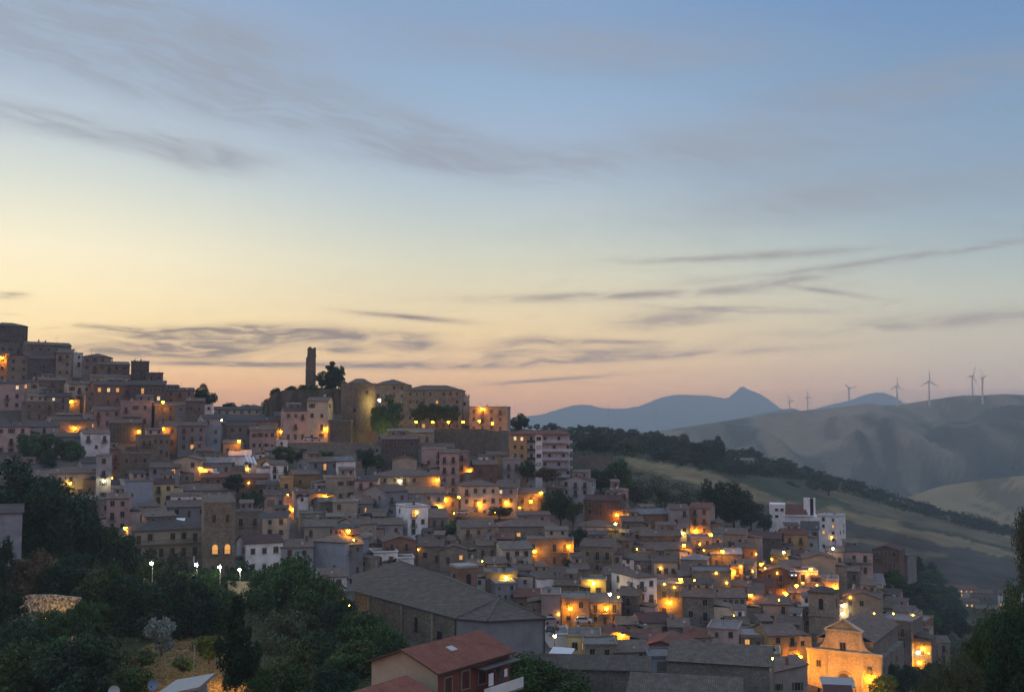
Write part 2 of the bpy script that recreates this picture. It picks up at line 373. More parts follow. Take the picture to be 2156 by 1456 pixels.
M_BARK = plain('tree_bark', (0.075, 0.055, 0.04), 0.95, 0, 0.3, 4)

def leaf_mat(name, a, b_, c):
    m, n, b = new_mat(name)
    g = n.new('ShaderNodeNewGeometry'); oi = n.new('ShaderNodeObjectInfo')
    base = n.ramp(g.outputs['Random Per Island'], [(0.0, a + (1,)), (0.55, b_ + (1,)), (1.0, c + (1,))])
    hsv = n.new('ShaderNodeHueSaturation'); n.l.new(base, hsv.inputs['Color'])
    n.l.new(n.m('ADD', 0.72, n.m('MULTIPLY', oi.outputs['Random'], 0.56)), hsv.inputs['Value'])
    n.l.new(n.m('ADD', 0.475, n.m('MULTIPLY', oi.outputs['Random'], 0.045)), hsv.inputs['Hue'])
    n.l.new(hsv.outputs[0], b.inputs['Base Color']); b.inputs['Roughness'].default_value = 0.75
    b.inputs['Specular IOR Level'].default_value = 0.25
    return m
L_GREEN = leaf_mat('broad_leaves', (0.022, 0.055, 0.016), (0.038, 0.088, 0.024), (0.068, 0.125, 0.036))
L_DARK = leaf_mat('dark_needles', (0.012, 0.034, 0.018), (0.018, 0.052, 0.026), (0.030, 0.070, 0.034))
L_OLIVE = leaf_mat('olive_leaves', (0.04, 0.06, 0.035), (0.065, 0.085, 0.045), (0.10, 0.12, 0.07))
L_BROWN = leaf_mat('dry_brown_leaves', (0.06, 0.045, 0.025), (0.085, 0.065, 0.035), (0.12, 0.09, 0.05))
L_SILVER = leaf_mat('silver_leaves', (0.10, 0.125, 0.11), (0.17, 0.2, 0.18), (0.26, 0.29, 0.27))
# ================================================================= THE GROUND
def inpoly(x, y, poly):
    c = False; j = len(poly) - 1
    for i in range(len(poly)):
        xi, yi = poly[i]; xj, yj = poly[j]
        if (yi > y) != (yj > y) and x < (xj - xi) * (y - yi) / (yj - yi) + xi: c = not c
        j = i
    return c
STONE = (0.105, 0.095, 0.085); SCRUB = (0.05, 0.055, 0.03); GRASSY = (0.055, 0.07, 0.03); GOLD = (0.20, 0.16, 0.088); STRAW = (0.125, 0.11, 0.066)
OLIVEG = (0.055, 0.068, 0.038); PLOUGH = (0.062, 0.057, 0.05); DRY = (0.085, 0.078, 0.046)
FIELDS = [
 (STONE, [(-400, 700), (60, 720), (340, 835), (600, 850), (1070, 890), (1200, 1000), (1340, 1060), (1500, 1090), (1620, 1100), (1760, 1110), (1900, 1190), (1960, 1330), (1960, 1460), (1180, 1460), (760, 1330), (700, 1230), (560, 1200), (300, 1200), (130, 1090), (40, 1010), (-400, 1010)]),
 (GRASSY, [(555, 870), (575, 845), (600, 824), (640, 812), (728, 815), (728, 850), (620, 870)]),
 (DRY, [(1240, 1000), (1340, 985), (1480, 1020), (1560, 1050), (1560, 1090), (1340, 1060)]),
 (PLOUGH, [(1560, 1036), (1640, 1062), (1760, 1084), (1900, 1112), (2156, 1180), (2700, 1250), (2700, 1330), (1960, 1260), (1900, 1220), (1760, 1160), (1600, 1110)]),
 (OLIVEG, [(1480, 995), (1690, 1002), (1770, 1050), (1980, 1130), (2156, 1172), (2156, 1186), (1900, 1122), (1760, 1084), (1560, 1030)]),
 (GOLD, [(1308, 958), (1400, 976), (1500, 1000), (1570, 1022), (1640, 1050), (1760, 1080), (1870, 1101), (1900, 1112), (1760, 1096), (1640, 1067), (1560, 1047), (1480, 1022), (1400, 1002), (1330, 982)]),
 (STRAW, [(1690, 1003), (1780, 1012), (1900, 1050), (2060, 1098), (2156, 1132), (2156, 1160), (2050, 1134), (1900, 1098), (1790, 1064), (1715, 1040)]),
 (GOLD, [(1700, 1000), (1790, 1014), (1830, 1032), (1770, 1030)]), (GOLD, [(1860, 1052), (2000, 1078), (2156, 1138), (2156, 1143), (2000, 1090)]),
 (GOLD, [(1730, 1062), (1860, 1092), (2010, 1132), (2156, 1168), (2156, 1178), (1990, 1148), (1850, 1110), (1760, 1085)]),
 (STRAW, [(1770, 1120), (1900, 1150), (1995, 1165), (2010, 1175), (1900, 1168), (1780, 1140)]),
 (OLIVEG, [(1900, 1095), (2156, 1162), (2156, 1168), (1900, 1106)]),
 ((0.25, 0.17, 0.075), [(290, 1370), (440, 1300), (520, 1330), (560, 1456), (260, 1480)]),
]
def soil(px, py):
    qx = px + mnoise.noise(Vector((px * .02, py * .05, 1))) * 14; qy = py + mnoise.noise(Vector((px * .015, py * .06, 7))) * 7 + mnoise.noise(Vector((px * .06, py * .2, 4))) * 4
    c = SCRUB
    for cc, poly in FIELDS:
        if inpoly(qx, qy, poly): c = cc
    if px > 1200:
        q = py - 0.24 * px
        k = 1 + 0.5 * mnoise.noise(Vector((px * .006, q * .22, 2))) + 0.4 * mnoise.noise(Vector((px * .02, q * .5, 5)))
        c = tuple(x * k for x in c)
    return c
def sheet(name, rows, mat, colors=None, smooth=True):
    nr, nc = len(rows), len(rows[0])
    v = [p for r in rows for p in r]
    f = [(i * nc + j, i * nc + j + 1, (i + 1) * nc + j + 1, (i + 1) * nc + j) for i in range(nr - 1) for j in range(nc - 1)]
    me = bpy.data.meshes.new(name); me.from_pydata([tuple(p) for p in v], [], f); me.materials.append(mat)
    if colors:
        a = me.color_attributes.new('soil', 'FLOAT_COLOR', 'POINT')
        a.data.foreach_set('color', [x for c in colors for x in (c[0], c[1], c[2], 1.0)])
    me.polygons.foreach_set('use_smooth', [smooth] * len(f)); me.update()
    return link(name, me)
def land_mat(name, scale, use_attr=True, c=None, amp=0.35, bump=0.5, bd=0.5):
    m, n, b = new_mat(name); tc = n.new('ShaderNodeTexCoord'); v = tc.outputs['Object']
    if use_attr:
        at = n.new('ShaderNodeAttribute'); at.attribute_name = 'soil'; base = at.outputs['Color']
    else: base = c + (1,)
    nz = n.noise(v, scale, 6, 0.65); n2 = n.noise(v, scale * 9, 4, 0.7)
    k = n.m('ADD', n.m('MULTIPLY', nz, amp * 2), n.m('MULTIPLY', n2, amp))
    k = n.m('ADD', k, 1 - amp * 1.5)
    g = n.new('ShaderNodeVectorMath', operation='SCALE')
    if use_attr: n.l.new(base, g.inputs[0])
    else: g.inputs[0].default_value = c
    n.l.new(k, g.inputs['Scale']); n.l.new(g.outputs[0], b.inputs['Base Color']); b.inputs['Roughness'].default_value = 0.95
    b.inputs['Specular IOR Level'].default_value = 0.1
    bp = n.new('ShaderNodeBump'); bp.inputs['Strength'].default_value = bump; bp.inputs['Distance'].default_value = bd
    n.l.new(n2, bp.inputs['Height']); n.l.new(bp.outputs[0], b.inputs['Normal'])
    return m
PX = [-1600, -1200, -900, -650] + list(range(-400, 2701, 9)) + [2900, 3200, 3600]
near = [2600, 2200, 1900, 1750, 1650]
rows = []; cols_ = []
rows.append([Vector((P(px, 2600, 30).x * 2 + 0, -80, -21)) for px in PX]); cols_ += [SCRUB] * len(PX)
for py in near:
    rows.append([ground_at(px, py) for px in PX]); cols_ += [SCRUB] * len(PX)
NR = 130
for i in range(NR + 1):
    t = i / NR; r = []
    for px in PX:
        c = crest(px); py = 1600 * (1 - t) + c * t
        p = ground_at(px, py); D = p.y
        if D > 330: p = p + Vector((0, 0, mnoise.noise(p * 0.02) * 0.012 * D * (1 - t)))
        r.append(p); cols_.append(soil(px, py))
    rows.append(r)
crow = rows[-1]
for k, dzz in ((1.015, -0.6), (1.05, -4), (1.12, -14), (1.3, -42), (1.7, -95), (2.3, -190)):
    rows.append([Vector((p.x * k, p.y * k, max(-188, p.z + dzz) if k < 2.2 else -189)) for p in crow]); cols_ += [SCRUB] * len(PX)
ground = sheet('ground', rows, land_mat('hillside_soil', 0.12, True, amp=0.38), cols_); tag(ground, kind='structure')

# valley floor to the horizon
def grid_plane(name, x0, x1, y0, y1, z, mat, nx=40, ny=40):
    return sheet(name, [[Vector((x0 + (x1 - x0) * j / nx, y0 + (y1 - y0) * i / ny, z)) for j in range(nx + 1)] for i in range(ny + 1)], mat, smooth=False)
tag(grid_plane('valley', -26000, 26000, -3000, 40000, -190, land_mat('valley_soil', 0.0012, False, (0.13, 0.11, 0.07), 0.4, 0)), kind='structure')

def ridge(name, crest_pts, Dc, Df, foot_py, mat, x0, x1, step, nr=40, rough=0.02, rscale=0.002, seed=0.0, colf=None, back=1.35, zf=-192):
    xs = [a for a, b in crest_pts]; ys = [b for a, b in crest_pts]; rr = []; cc = []
    pxs = np.arange(x0, x1 + 1, step)
    for i in range(nr + 1):
        t = i / nr; r = []
        for px in pxs:
            c = float(np.interp(px, xs, ys)); fz = P(px, foot_py, Df); cz = P(px, c, Dc)
            if zf is not None: fz.z = zf
            p = fz.lerp(cz, t); s = t * t * (3 - 2 * t); p.z = fz.z + (cz.z - fz.z) * (0.45 * t + 0.55 * s)
            q = Vector((p.x * rscale, p.y * rscale * 0.45, seed))
            rv = 1 - abs(mnoise.noise(q) * 2)
            rv2 = 1 - abs(mnoise.noise(q * 2.7) * 2)
            p.z += (rv - 0.7 + (rv2 - 0.7) * 0.5) * rough * Dc * 4 * t * (1 - t) ** 0.8
            r.append(p)
            if colf: cc.append(colf(px, p, t))
        rr.append(r)
    last = rr[-1]
    for k, fr in ((1.03, 0.96), (1.12, 0.7), (back, 0.0)):
        rr.append([Vector((p.x * k, p.y * k, -191 + (p.z + 191) * fr)) for p in last])
        if colf: cc += [(0.1, 0.09, 0.06)] * len(last)
    o = sheet(name, rr, mat, cc if colf else None); tag(o, kind='structure'); return o

def hillcol(px, p, t):
    a = mnoise.noise(Vector((p.x * .0016, p.y * .0009, 3))); b = mnoise.noise(Vector((p.x * .006, p.y * .002, 9)))
    c = mnoise.noise(Vector((p.x * .018, p.y * .004, 5)))
    k = a * .8 + 0.55 * b + .8 * c + .05
    if t > 0.82: k += 0.3
    if k > 0.42: return (0.27, 0.215, 0.15)
    if k > 0.15: return (0.165, 0.145, 0.105)
    if k > -0.15: return (0.075, 0.08, 0.062)
    return (0.028, 0.045, 0.042)
BIG = [(1180, 925), (1340, 912), (1400, 905), (1440, 899), (1480, 893), (1540, 884), (1600, 873), (1660, 866), (1720, 862), (1760, 858), (1800, 855), (1850, 853), (1890, 852), (1930, 846), (1960, 841), (2000, 836), (2040, 834), (2080, 831), (2110, 829), (2156, 831), (2300, 842), (2600, 830), (3200, 860)]
ridge('hills', BIG, 3200, 1750, 1100, land_mat('bare_hill_soil', 0.006, True, amp=0.42, bump=0.9, bd=14), 1180, 3000, 8, 90, 0.027, 0.0034, 4.0, hillcol)
def lowcol(px, p, t):
    k = mnoise.noise(Vector((p.x * .02, p.y * .006, 1))) + .6 * mnoise.noise(Vector((p.x * .05 + p.y * .03, p.y * .004, 6)))
    return (0.26, 0.205, 0.115) if k > -0.05 else (0.14, 0.12, 0.07)
LOWH = [(1700, 1120), (1850, 1070), (1930, 1040), (1975, 1024), (2010, 1018), (2050, 1012), (2100, 1006), (2156, 1000), (2300, 975), (2700, 960)]
ridge('low_hill', LOWH, 1650, 1250, 1130, land_mat('stubble_hill_soil', 0.02, True, amp=0.3, bump=0.5, bd=2), 1700, 2700, 10, 24, 0.010, 0.006, 2.0, lowcol)
mid = land_mat('far_ridge_soil', 0.002, False, (0.10, 0.095, 0.07), 0.3, 0)
ridge('far_ridge', [(1350, 915), (1440, 905), (1500, 893), (1560, 880), (1610, 868), (1650, 861), (1672, 859), (1690, 866), (1740, 880), (1800, 890), (1900, 905)], 7200, 5600, 940, mid, 1350, 1900, 10, 20, 0.004, 0.002, 1.0)
far = land_mat('mountain_rock', 0.0008, False, (0.085, 0.085, 0.09), 0.25, 0)
M1 = [(700, 925), (900, 902), (1000, 893), (1060, 885), (1085, 880), (1110, 876), (1140, 872), (1160, 866), (1180, 860), (1205, 853), (1225, 851), (1245, 852), (1262, 858), (1285, 860), (1320, 859), (1345, 855), (1362, 848), (1385, 839), (1410, 832), (1430, 830), (1460, 831), (1490, 832), (1512, 836), (1526, 838), (1534, 836), (1542, 829), (1552, 821), (1562, 812), (1572, 817), (1584, 822), (1600, 829), (1618, 840), (1632, 851), (1645, 860), (1680, 872), (1720, 885), (1800, 915)]
ridge('mountains', M1, 15000, 11000, 925, far, 700, 1800, 5, 24, 0.006, 0.0006, 5.0)
M2 = [(1560, 915), (1620, 892), (1660, 876), (1690, 866), (1720, 859), (1750, 851), (1775, 846), (1790, 842), (1810, 834), (1830, 828), (1848, 826), (1862, 827), (1880, 833), (1900, 846), (1930, 858), (2000, 880), (2100, 905)]
ridge('mountain_dome', M2, 13000, 10000, 925, far, 1560, 2100, 6, 24, 0.005, 0.0006, 8.0)

# ================================================================= TREES (prototypes share their meshes)
def crown_mesh(name, mat, n, leaf, shape, seed, clumps=26):
    rg = np.random.default_rng(seed)
    # clump centres in a unit crown: x,y in [-.5,.5], z in [.0,1.0]
    cs = []
    while len(cs) < clumps:
        p = rg.uniform(-1, 1, 3); r = np.linalg.norm(p)
        if r > 1 or r < 0.25: continue
        if shape == 'round': q = np.array([p[0] * .40, p[1] * .40, 0.56 + p[2] * .36]); cr = rg.uniform(.10, .19)
        elif shape == 'cone':
            t = (p[2] + 1) / 2; w = 0.44 * (1 - t) ** 0.8 + 0.03; q = np.array([p[0] * w, p[1] * w, 0.10 + t * .88]); cr = rg.uniform(.07, .15) * (1.25 - .8 * t)
        elif shape == 'umbrella': q = np.array([p[0] * .44, p[1] * .44, 0.72 + p[2] * .2]); cr = rg.uniform(.08, .15)
        elif shape == 'spire':
            t = (p[2] + 1) / 2; w = 0.36 * math.sin(math.pi * min(1, .18 + t * .8)) ** .7; q = np.array([p[0] * w, p[1] * w, 0.03 + t * .95]); cr = rg.uniform(.05, .1)
        else: q = np.array([p[0] * .42, p[1] * .42, 0.42 + p[2] * .36]); cr = rg.uniform(.12, .22)
        cs.append((q, cr))
    w = np.array([c[1] ** 2 for c in cs]); w /= w.sum(); idx = rg.choice(len(cs), n, p=w)
    C = np.array([cs[i][0] for i in idx]); CR = np.array([cs[i][1] for i in idx])
    d = rg.normal(size=(n, 3)); d /= np.linalg.norm(d, axis=1)[:, None]
    rad = CR * rg.uniform(.35, 1.12, n) ** .6
    ctr = C + d * rad[:, None] * np.array([1, 1, .8])
    ctr[:, 2] = np.maximum(ctr[:, 2], 0.02)
    nrm = d + rg.normal(scale=.7, size=(n, 3)); nrm /= np.linalg.norm(nrm, axis=1)[:, None]
    a = np.cross(nrm, rg.normal(size=(n, 3))); a /= np.linalg.norm(a, axis=1)[:, None]; b = np.cross(nrm, a)
    s = leaf * rg.uniform(.6, 1.35, n)[:, None]
    V = np.stack([ctr - a * s, ctr - b * s * .55, ctr + a * s, ctr + b * s * .55], 1).reshape(-1, 3)
    me = bpy.data.meshes.new(name); me.vertices.add(len(V)); me.vertices.foreach_set('co', V.ravel())
    me.loops.add(4 * n); me.loops.foreach_set('vertex_index', np.arange(4 * n)); me.polygons.add(n)
    me.polygons.foreach_set('loop_start', np.arange(0, 4 * n, 4)); me.polygons.foreach_set('loop_total', np.full(n, 4))
    me.materials.append(mat); me.update(); me.validate(); return me
def trunk_mesh(name, seed, conifer=False):
    rg = random.Random(seed); b = MB()
    if conifer:
        b.tube((0, 0, -.08), (0.005, 0, .55), .022, .012, 7); b.tube((0.005, 0, .55), (0, 0, .95), .012, .003, 6)
    else:
        p = Vector((0, 0, -.08)); q = Vector((rg.uniform(-.03, .03), 0, .28)); b.tube(p, q, .035, .025, 7)
        for i in range(5):
            a = i * 1.257 + rg.uniform(-.3, .3); e = q + Vector((math.cos(a) * .2, math.sin(a) * .2, rg.uniform(.2, .38))); b.tube(q, e, .018, .009, 5)
            for k in range(2): b.tube(e, e + Vector((math.cos(a + k - .5) * .12, math.sin(a + k - .5) * .12, rg.uniform(.05, .16))), .009, .003, 4)
    return b.mesh(name, M_BARK)
PROTO = {}
def proto(kind):
    if kind in PROTO: return PROTO[kind]
    base, q = kind
    spec = {'g': ('round', L_GREEN), 'G': ('round', L_OLIVE), 'd': ('round', L_DARK), 'k': ('cone', L_DARK), 'u': ('umbrella', L_DARK), 'c': ('spire', L_DARK), 'b': ('bush', L_GREEN), 'B': ('bush', L_BROWN), 's': ('bush', L_SILVER)}[base]
    n, leaf = {'x': (26000, .011), 'n': (9000, .022), 'm': (3200, .034), 'f': (700, .06)}[q]
    if base in 'bBs': leaf *= 1.25
    L = []
    for s in range(3 if q not in 'nx' else 4):
        L.append((crown_mesh('crown_%s%s%d' % (base, q, s), spec[1], n, leaf, spec[0], ord(base) * 10 + s, 26 if q not in 'nx' else 44), trunk_mesh('trunk_%s%s%d' % (base, q, s), s, base in 'kc')))
    PROTO[kind] = L; return L
tree_n = [0]
def tree(px, ptop, pbase, w, base, label=None, group=None, D=None, q=None, name=None, cat=None):
    if D is None: D = DD(px, pbase)
    k = SC(D) / F; loc = P(px, pbase, D); H = (pbase - ptop) * k; Wd = w * k
    if q is None: q = 'x' if D < 100 else 'n' if w > 75 else ('m' if w > 24 else 'f')
    tree_n[0] += 1; L = proto((base, q)); cm, tm = L[tree_n[0] % len(L)]
    nm = name or {'g': 'broadleaf_tree', 'G': 'olive_tree', 'd': 'dark_tree', 'k': 'conifer', 'u': 'pine_tree', 'c': 'cypress', 'b': 'shrub', 'B': 'dry_shrub', 's': 'silver_shrub'}[base]
    r = empty(nm, loc, tree_n[0] * 2.399); r.scale = (Wd * 1.06, Wd * 1.06, H * 1.03)
    cr = link('crown', cm, r)
    tr = link('trunk' if base not in 'bBs' else 'stem', tm, r)
    tag(r, label or LBL.get(nm), cat or ('shrub' if base in 'bBs' else 'tree'), group)
    return r
LBL = {}
def leaf_stuff(name, polys, n, size, mat, label, cat, seed=1, lift=(0.2, 2.5), flat=0.5, dens_noise=0.0, hole=None):
    """undergrowth nobody could count: leaf sprays standing on the ground"""
    rg = random.Random(seed); V = []; Fc = []
    xs = [p[0] for pl in polys for p in pl]; ys = [p[1] for pl in polys for p in pl]
    made = 0; tries = 0
    while made < n and tries < n * 30:
        tries += 1
        px = rg.uniform(min(xs), max(xs)); py = rg.uniform(min(ys), max(ys))
        if not any(inpoly(px, py, pl) for pl in polys): continue
        if py < crest(px) + 1 or (hole and inpoly(px, py, hole)): continue
        if dens_noise and mnoise.noise(Vector((px * .03, py * .06, seed))) < rg.uniform(-.4, .2) * dens_noise: continue
        g = ground_at(px, py); D = g.y; s0 = size * D / F
        hgt = (0.5 + 0.5 * mnoise.noise(Vector((px * .04, py * .09, seed + 3)))) * rg.uniform(*lift) * D / 300.0
        for k in range(5):
            c = g + Vector((rg.gauss(0, s0 * 1.6), rg.gauss(0, s0 * 1.6), hgt * rg.uniform(.2, 1)))
            a = Vector((rg.gauss(0, 1), rg.gauss(0, 1), rg.gauss(0, 1))).normalized(); b = a.orthogonal().normalized() ; b.rotate(Matrix.Rotation(rg.uniform(0, 6.28), 3, a)); e = a.cross(b)
            s = s0 * rg.uniform(.5, 1.2); o = len(V)
            V += [tuple(c - b * s), tuple(c - e * s * .6), tuple(c + b * s), tuple(c + e * s * .6)]; Fc.append((o, o + 1, o + 2, o + 3))
        made += 1
    me = bpy.data.meshes.new(name); me.from_pydata(V, [], Fc); me.materials.append(mat); me.update()
    o = link(name, me); tag(o, label, cat, None, 'stuff'); return o
# ================================================================= HOUSES
def slab_face(b, pts, th, mi=0, mi2=None):
    """a roof slope with thickness; first edge is the eave"""
    b.face(pts, mi)
    lo = [Vector(p) - Vector((0, 0, th)) for p in pts]; e = mi if mi2 is None else mi2
    for i in range(len(pts)):
        j = (i + 1) % len(pts); b.face([lo[i], lo[j], pts[j], pts[i]], e)
    b.face(lo[::-1], e)
def V3(*a): return Vector(a)
def make_roof(b, typ, W, dp, H, ov=0.35, pitch=0.33, th=0.16, mi=0, mi2=0):
    x0, x1, y0, y1 = -W / 2 - ov, W / 2 + ov, -ov, dp + ov
    if typ == 'x':
        rz = H + (dp / 2 + ov) * pitch; ym = dp / 2
        slab_face(b, [V3(x0, y0, H), V3(x1, y0, H), V3(x1, ym, rz), V3(x0, ym, rz)], th, mi, mi2)
        slab_face(b, [V3(x1, y1, H), V3(x0, y1, H), V3(x0, ym, rz), V3(x1, ym, rz)], th, mi, mi2); return rz
    if typ == 'y':
        rz = H + (W / 2 + ov) * pitch
        slab_face(b, [V3(x0, y1, H), V3(x0, y0, H), V3(0, y0, rz), V3(0, y1, rz)], th, mi, mi2)
        slab_face(b, [V3(x1, y0, H), V3(x1, y1, H), V3(0, y1, rz), V3(0, y0, rz)], th, mi, mi2); return rz
    if typ == 'h':
        m = min(W, dp) / 2 + ov; rz = H + m * pitch
        if W >= dp:
            a, c = V3(x0 + m, dp / 2, rz), V3(x1 - m, dp / 2, rz)
            slab_face(b, [V3(x0, y0, H), V3(x1, y0, H), c, a], th, mi, mi2); slab_face(b, [V3(x1, y1, H), V3(x0, y1, H), a, c], th, mi, mi2)
            slab_face(b, [V3(x0, y1, H), V3(x0, y0, H), a], th, mi, mi2); slab_face(b, [V3(x1, y0, H), V3(x1, y1, H), c], th, mi, mi2)
        else:
            a, c = V3(0, y0 + m, rz), V3(0, y1 - m, rz)
            slab_face(b, [V3(x0, y0, H), V3(x1, y0, H), a], th, mi, mi2); slab_face(b, [V3(x1, y1, H), V3(x0, y1, H), c], th, mi, mi2)
            slab_face(b, [V3(x0, y1, H), V3(x0, y0, H), a, c], th, mi, mi2); slab_face(b, [V3(x1, y0, H), V3(x1, y1, H), c, a], th, mi, mi2)
        return rz
    if typ == 's':
        rz = H + dp * pitch * .8
        slab_face(b, [V3(x0, y0, H), V3(x1, y0, H), V3(x1, y1, rz), V3(x0, y1, rz)], th, mi, mi2); return rz
    if typ == 'a':   # slopes down to the left
        rz = H + W * pitch * .8
        slab_face(b, [V3(x0, y1, H), V3(x0, y0, H), V3(x1, y0, rz), V3(x1, y1, rz)], th, mi, mi2); return rz
    # flat roof with parapet
    b.box(x0 + .2, x1 - .2, y0 + .2, y1 - .2, H, H + .16, mi)
    pw = .22
    for q in ((x0 + .2, x1 - .2, y0 + .2, y0 + .2 + pw), (x0 + .2, x1 - .2, y1 - .2 - pw, y1 - .2), (x0 + .2, x0 + .2 + pw, y0 + .2 + pw + .003, y1 - .2 - pw - .003), (x1 - .2 - pw, x1 - .2, y0 + .2 + pw + .003, y1 - .2 - pw - .003)):
        b.box(q[0], q[1], q[2], q[3], H + .162, H + .55, mi2)
    return H + .55
def make_walls(b, typ, W, dp, H, down, pitch=.30, ov=.35):
    x0, x1 = -W / 2, W / 2; h = H - .02
    b.box(x0, x1, 0, dp, -down, h if typ != 'f' else H, 0, 'b')
    if typ == 'x':
        rz = H + (dp / 2 + ov) * pitch - .18
        for x in (x0, x1):
            t = .02 if x > 0 else -.02
            b.face([(x, 0, h), (x, dp, h), (x, dp / 2, rz)] if x > 0 else [(x, dp, h), (x, 0, h), (x, dp / 2, rz)])
    if typ == 'y':
        rz = H + (W / 2 + ov) * pitch - .18
        b.face([(x0, 0, h), (x1, 0, h), (0, 0, rz)]); b.face([(x1, dp, h), (x0, dp, h), (0, dp, rz)])
    if typ == 's':
        rz = H + dp * pitch * .8 - .2
        b.face([(x0, dp, h), (x0, 0, h), (x0, dp, rz)]); b.face([(x1, 0, h), (x1, dp, h), (x1, dp, rz)]); b.face([(x1, dp, h), (x0, dp, h), (x0, dp, rz), (x1, dp, rz)])
    if typ == 'a':
        rz = H + W * pitch * .8 - .2
        b.face([(x0, 0, h), (x1, 0, h), (x1, 0, rz)]); b.face([(x1, dp, h), (x0, dp, h), (x1, dp, rz)]); b.face([(x1, 0, h), (x1, dp, h), (x1, dp, rz), (x1, 0, rz)])

# windows: origin at bottom centre of the opening, facing -y, wall plane y = 0
PRO = {}
def win_protos(kind):
    if kind in PRO: return PRO[kind]
    typ, sh = kind[0], kind[1:]
    w, h = {'w': (.95, 1.35), 'd': (1.0, 2.15), 's': (.6, .7), 'b': (1.6, 1.3), 'n': (1.0, 2.1), 'G': (2.4, 2.4)}[typ]
    b = MB(); t = .13
    b.box(-w / 2 - t, -w / 2, -.07, .0, -t * .5, h + t, 0, 'k'); b.box(w / 2, w / 2 + t, -.07, 0, -t * .5, h + t, 0, 'k')
    b.box(-w / 2, w / 2, -.07, 0, h, h + t, 0, 'k'); b.box(-w / 2 - t, w / 2 + t, -.14, 0, -t * .5 - .1, -t * .5 - .003, 0, 'k')
    if sh in 'bgrw' and sh:
        # half-open louvred shutters folded on the wall either side
        for s in (-1, 1):
            x = s * (w / 2 + t + w * .22); b.box(x - w * .22, x + w * .22, -.06, -.01, 0, h, 1)
    if sh == 'C' or sh in 'CDEF' and sh:
        b.box(-w / 2, -.01, -.05, -.012, 0, h, 1); b.box(.01, w / 2, -.05, -.012, 0, h, 1)
    mt = {'': M_SHUT['b'], 'b': M_SHUT['b'], 'g': M_SHUT['g'], 'r': M_SHUT['r'], 'w': M_SHUT['w'], 'C': M_SHUT['b'], 'D': M_SHUT['g'], 'E': M_SHUT['r'], 'F': M_SHUT['w']}[sh]
    if typ == 'n': mt = M_DOOR
    if typ == 'G': mt = M_GARAGE
    if typ in 'nG': b.box(-w / 2, w / 2, -.03, .0, 0, h, 1, 'k')
    fm = b.mesh('opening_frame', [M_TRIM, mt])
    pm = None
    if not (sh and sh in 'CDEF') and typ not in 'nG':
        p = MB(); p.box(-w / 2, w / 2, -.02, 0, 0, h, 0, 'k'); p.box(-.03, .03, -.035, -.0205, 0, h, 1, 'k')
        pm = {}
        for kk, mm in (('dark', M_GLASS), ('lit', M_LITW), ('pale', M_LITW2)): pm[kk] = p.mesh('pane', [mm, M_TRIM])
    PRO[kind] = (fm, pm, w, h); return PRO[kind]
def balcony_mesh(w=1.9):
    key = 'bal%.1f' % w
    if key in PRO: return PRO[key]
    b = MB(); b.box(-w / 2, w / 2, -.85, 0, -.16, -.02, 0, 'k')
    b.box(-w / 2, w / 2, -.84, -.80, .92, .97, 1)
    for s in (-1, 1): b.box(s * (w / 2 - .02) - .02, s * (w / 2 - .02) + .02, -.80, 0, .92, .97, 1)
    n = int(w / .16)
    for i in range(n + 1): b.box(-w / 2 + i * w / n - .012, -w / 2 + i * w / n + .012, -.83, -.806, -.02, .92, 1)
    for s in (-1, 1):
        for i in range(4): b.box(s * (w / 2 - .02) - .012, s * (w / 2 - .02) + .012, -.7 + i * .2, -.676 + i * .2, -.02, .92, 1)
    for s in (-.6, .6): b.box(s * w / 2 - .06, s * w / 2 + .06, -.5, 0, -.34, -.163, 0, 'k')
    PRO[key] = b.mesh('balcony', [M_TRIM, M_IRON]); return PRO[key]
FARW = {}
def put_window(root, kind, x, y, z, ang=0.0, lit=None, sc=1.0, far=False):
    fm, pm, w, h = win_protos(kind)
    if far and pm:      # too small to show its pane apart
        key = (kind, lit or 'dark')
        if key not in FARW:
            me = fm.copy(); bb = __import__('bmesh').new(); bb.from_mesh(me); n0 = len(bb.faces); bb.from_mesh(pm[lit or 'dark']); bb.faces.ensure_lookup_table()
            i0 = len(me.materials); me.materials.append(pm[lit or 'dark'].materials[0]); me.materials.append(M_TRIM)
            for i in range(n0, len(bb.faces)): bb.faces[i].material_index += i0
            bb.to_mesh(me); bb.free(); FARW[key] = me
        fm, pm = FARW[key], None
    nm = {'n': 'door', 'G': 'garage_door', 'd': 'balcony_door'}.get(kind[0], 'window')
    o = link(nm, fm, root); o.location = (x, y, z); o.rotation_euler = (0, 0, ang); o.scale = (sc, 1, sc)
    if pm:
        p = link('pane', pm[lit or 'dark'], o)
    return o
def dish_mesh():
    if 'dish' in PRO: return PRO['dish']
    b = MB(); n = 12; pr = None
    for i in range(4):
        r_ = .42 * i / 3; cur = [(r_ * math.cos(6.2832 * j / n), -.10 * (i / 3) ** 2, r_ * math.sin(6.2832 * j / n) + .1) for j in range(n)]
        if pr:
            for j in range(n): e = (j + 1) % n; b.face([pr[j], cur[j], cur[e], pr[e]])
        pr = cur
    b.tube((0, .05, .1), (0, .1, -1.2), .03, .03, 5); PRO['dish'] = b.mesh('dish', M_SHUT['w']); return PRO['dish']
def tank_mesh():
    if 'tank' in PRO: return PRO['tank']
    b = MB(); b.cyl(0, 0, 0, 1.1, .5, .5, 12); b.cyl(0, 0, 1.103, 1.25, .5, .2, 12); PRO['tank'] = b.mesh('tank', M_STEEL); return PRO['tank']
def side_xf(side, W, dp):
    if side == 'f': return (lambda u: (u, 0.0)), 0.0, W
    if side == 'l': return (lambda u: (-W / 2, dp / 2 - u)), -math.pi / 2, dp
    return (lambda u: (W / 2, dp / 2 + u)), math.pi / 2, dp
HOUSES = []
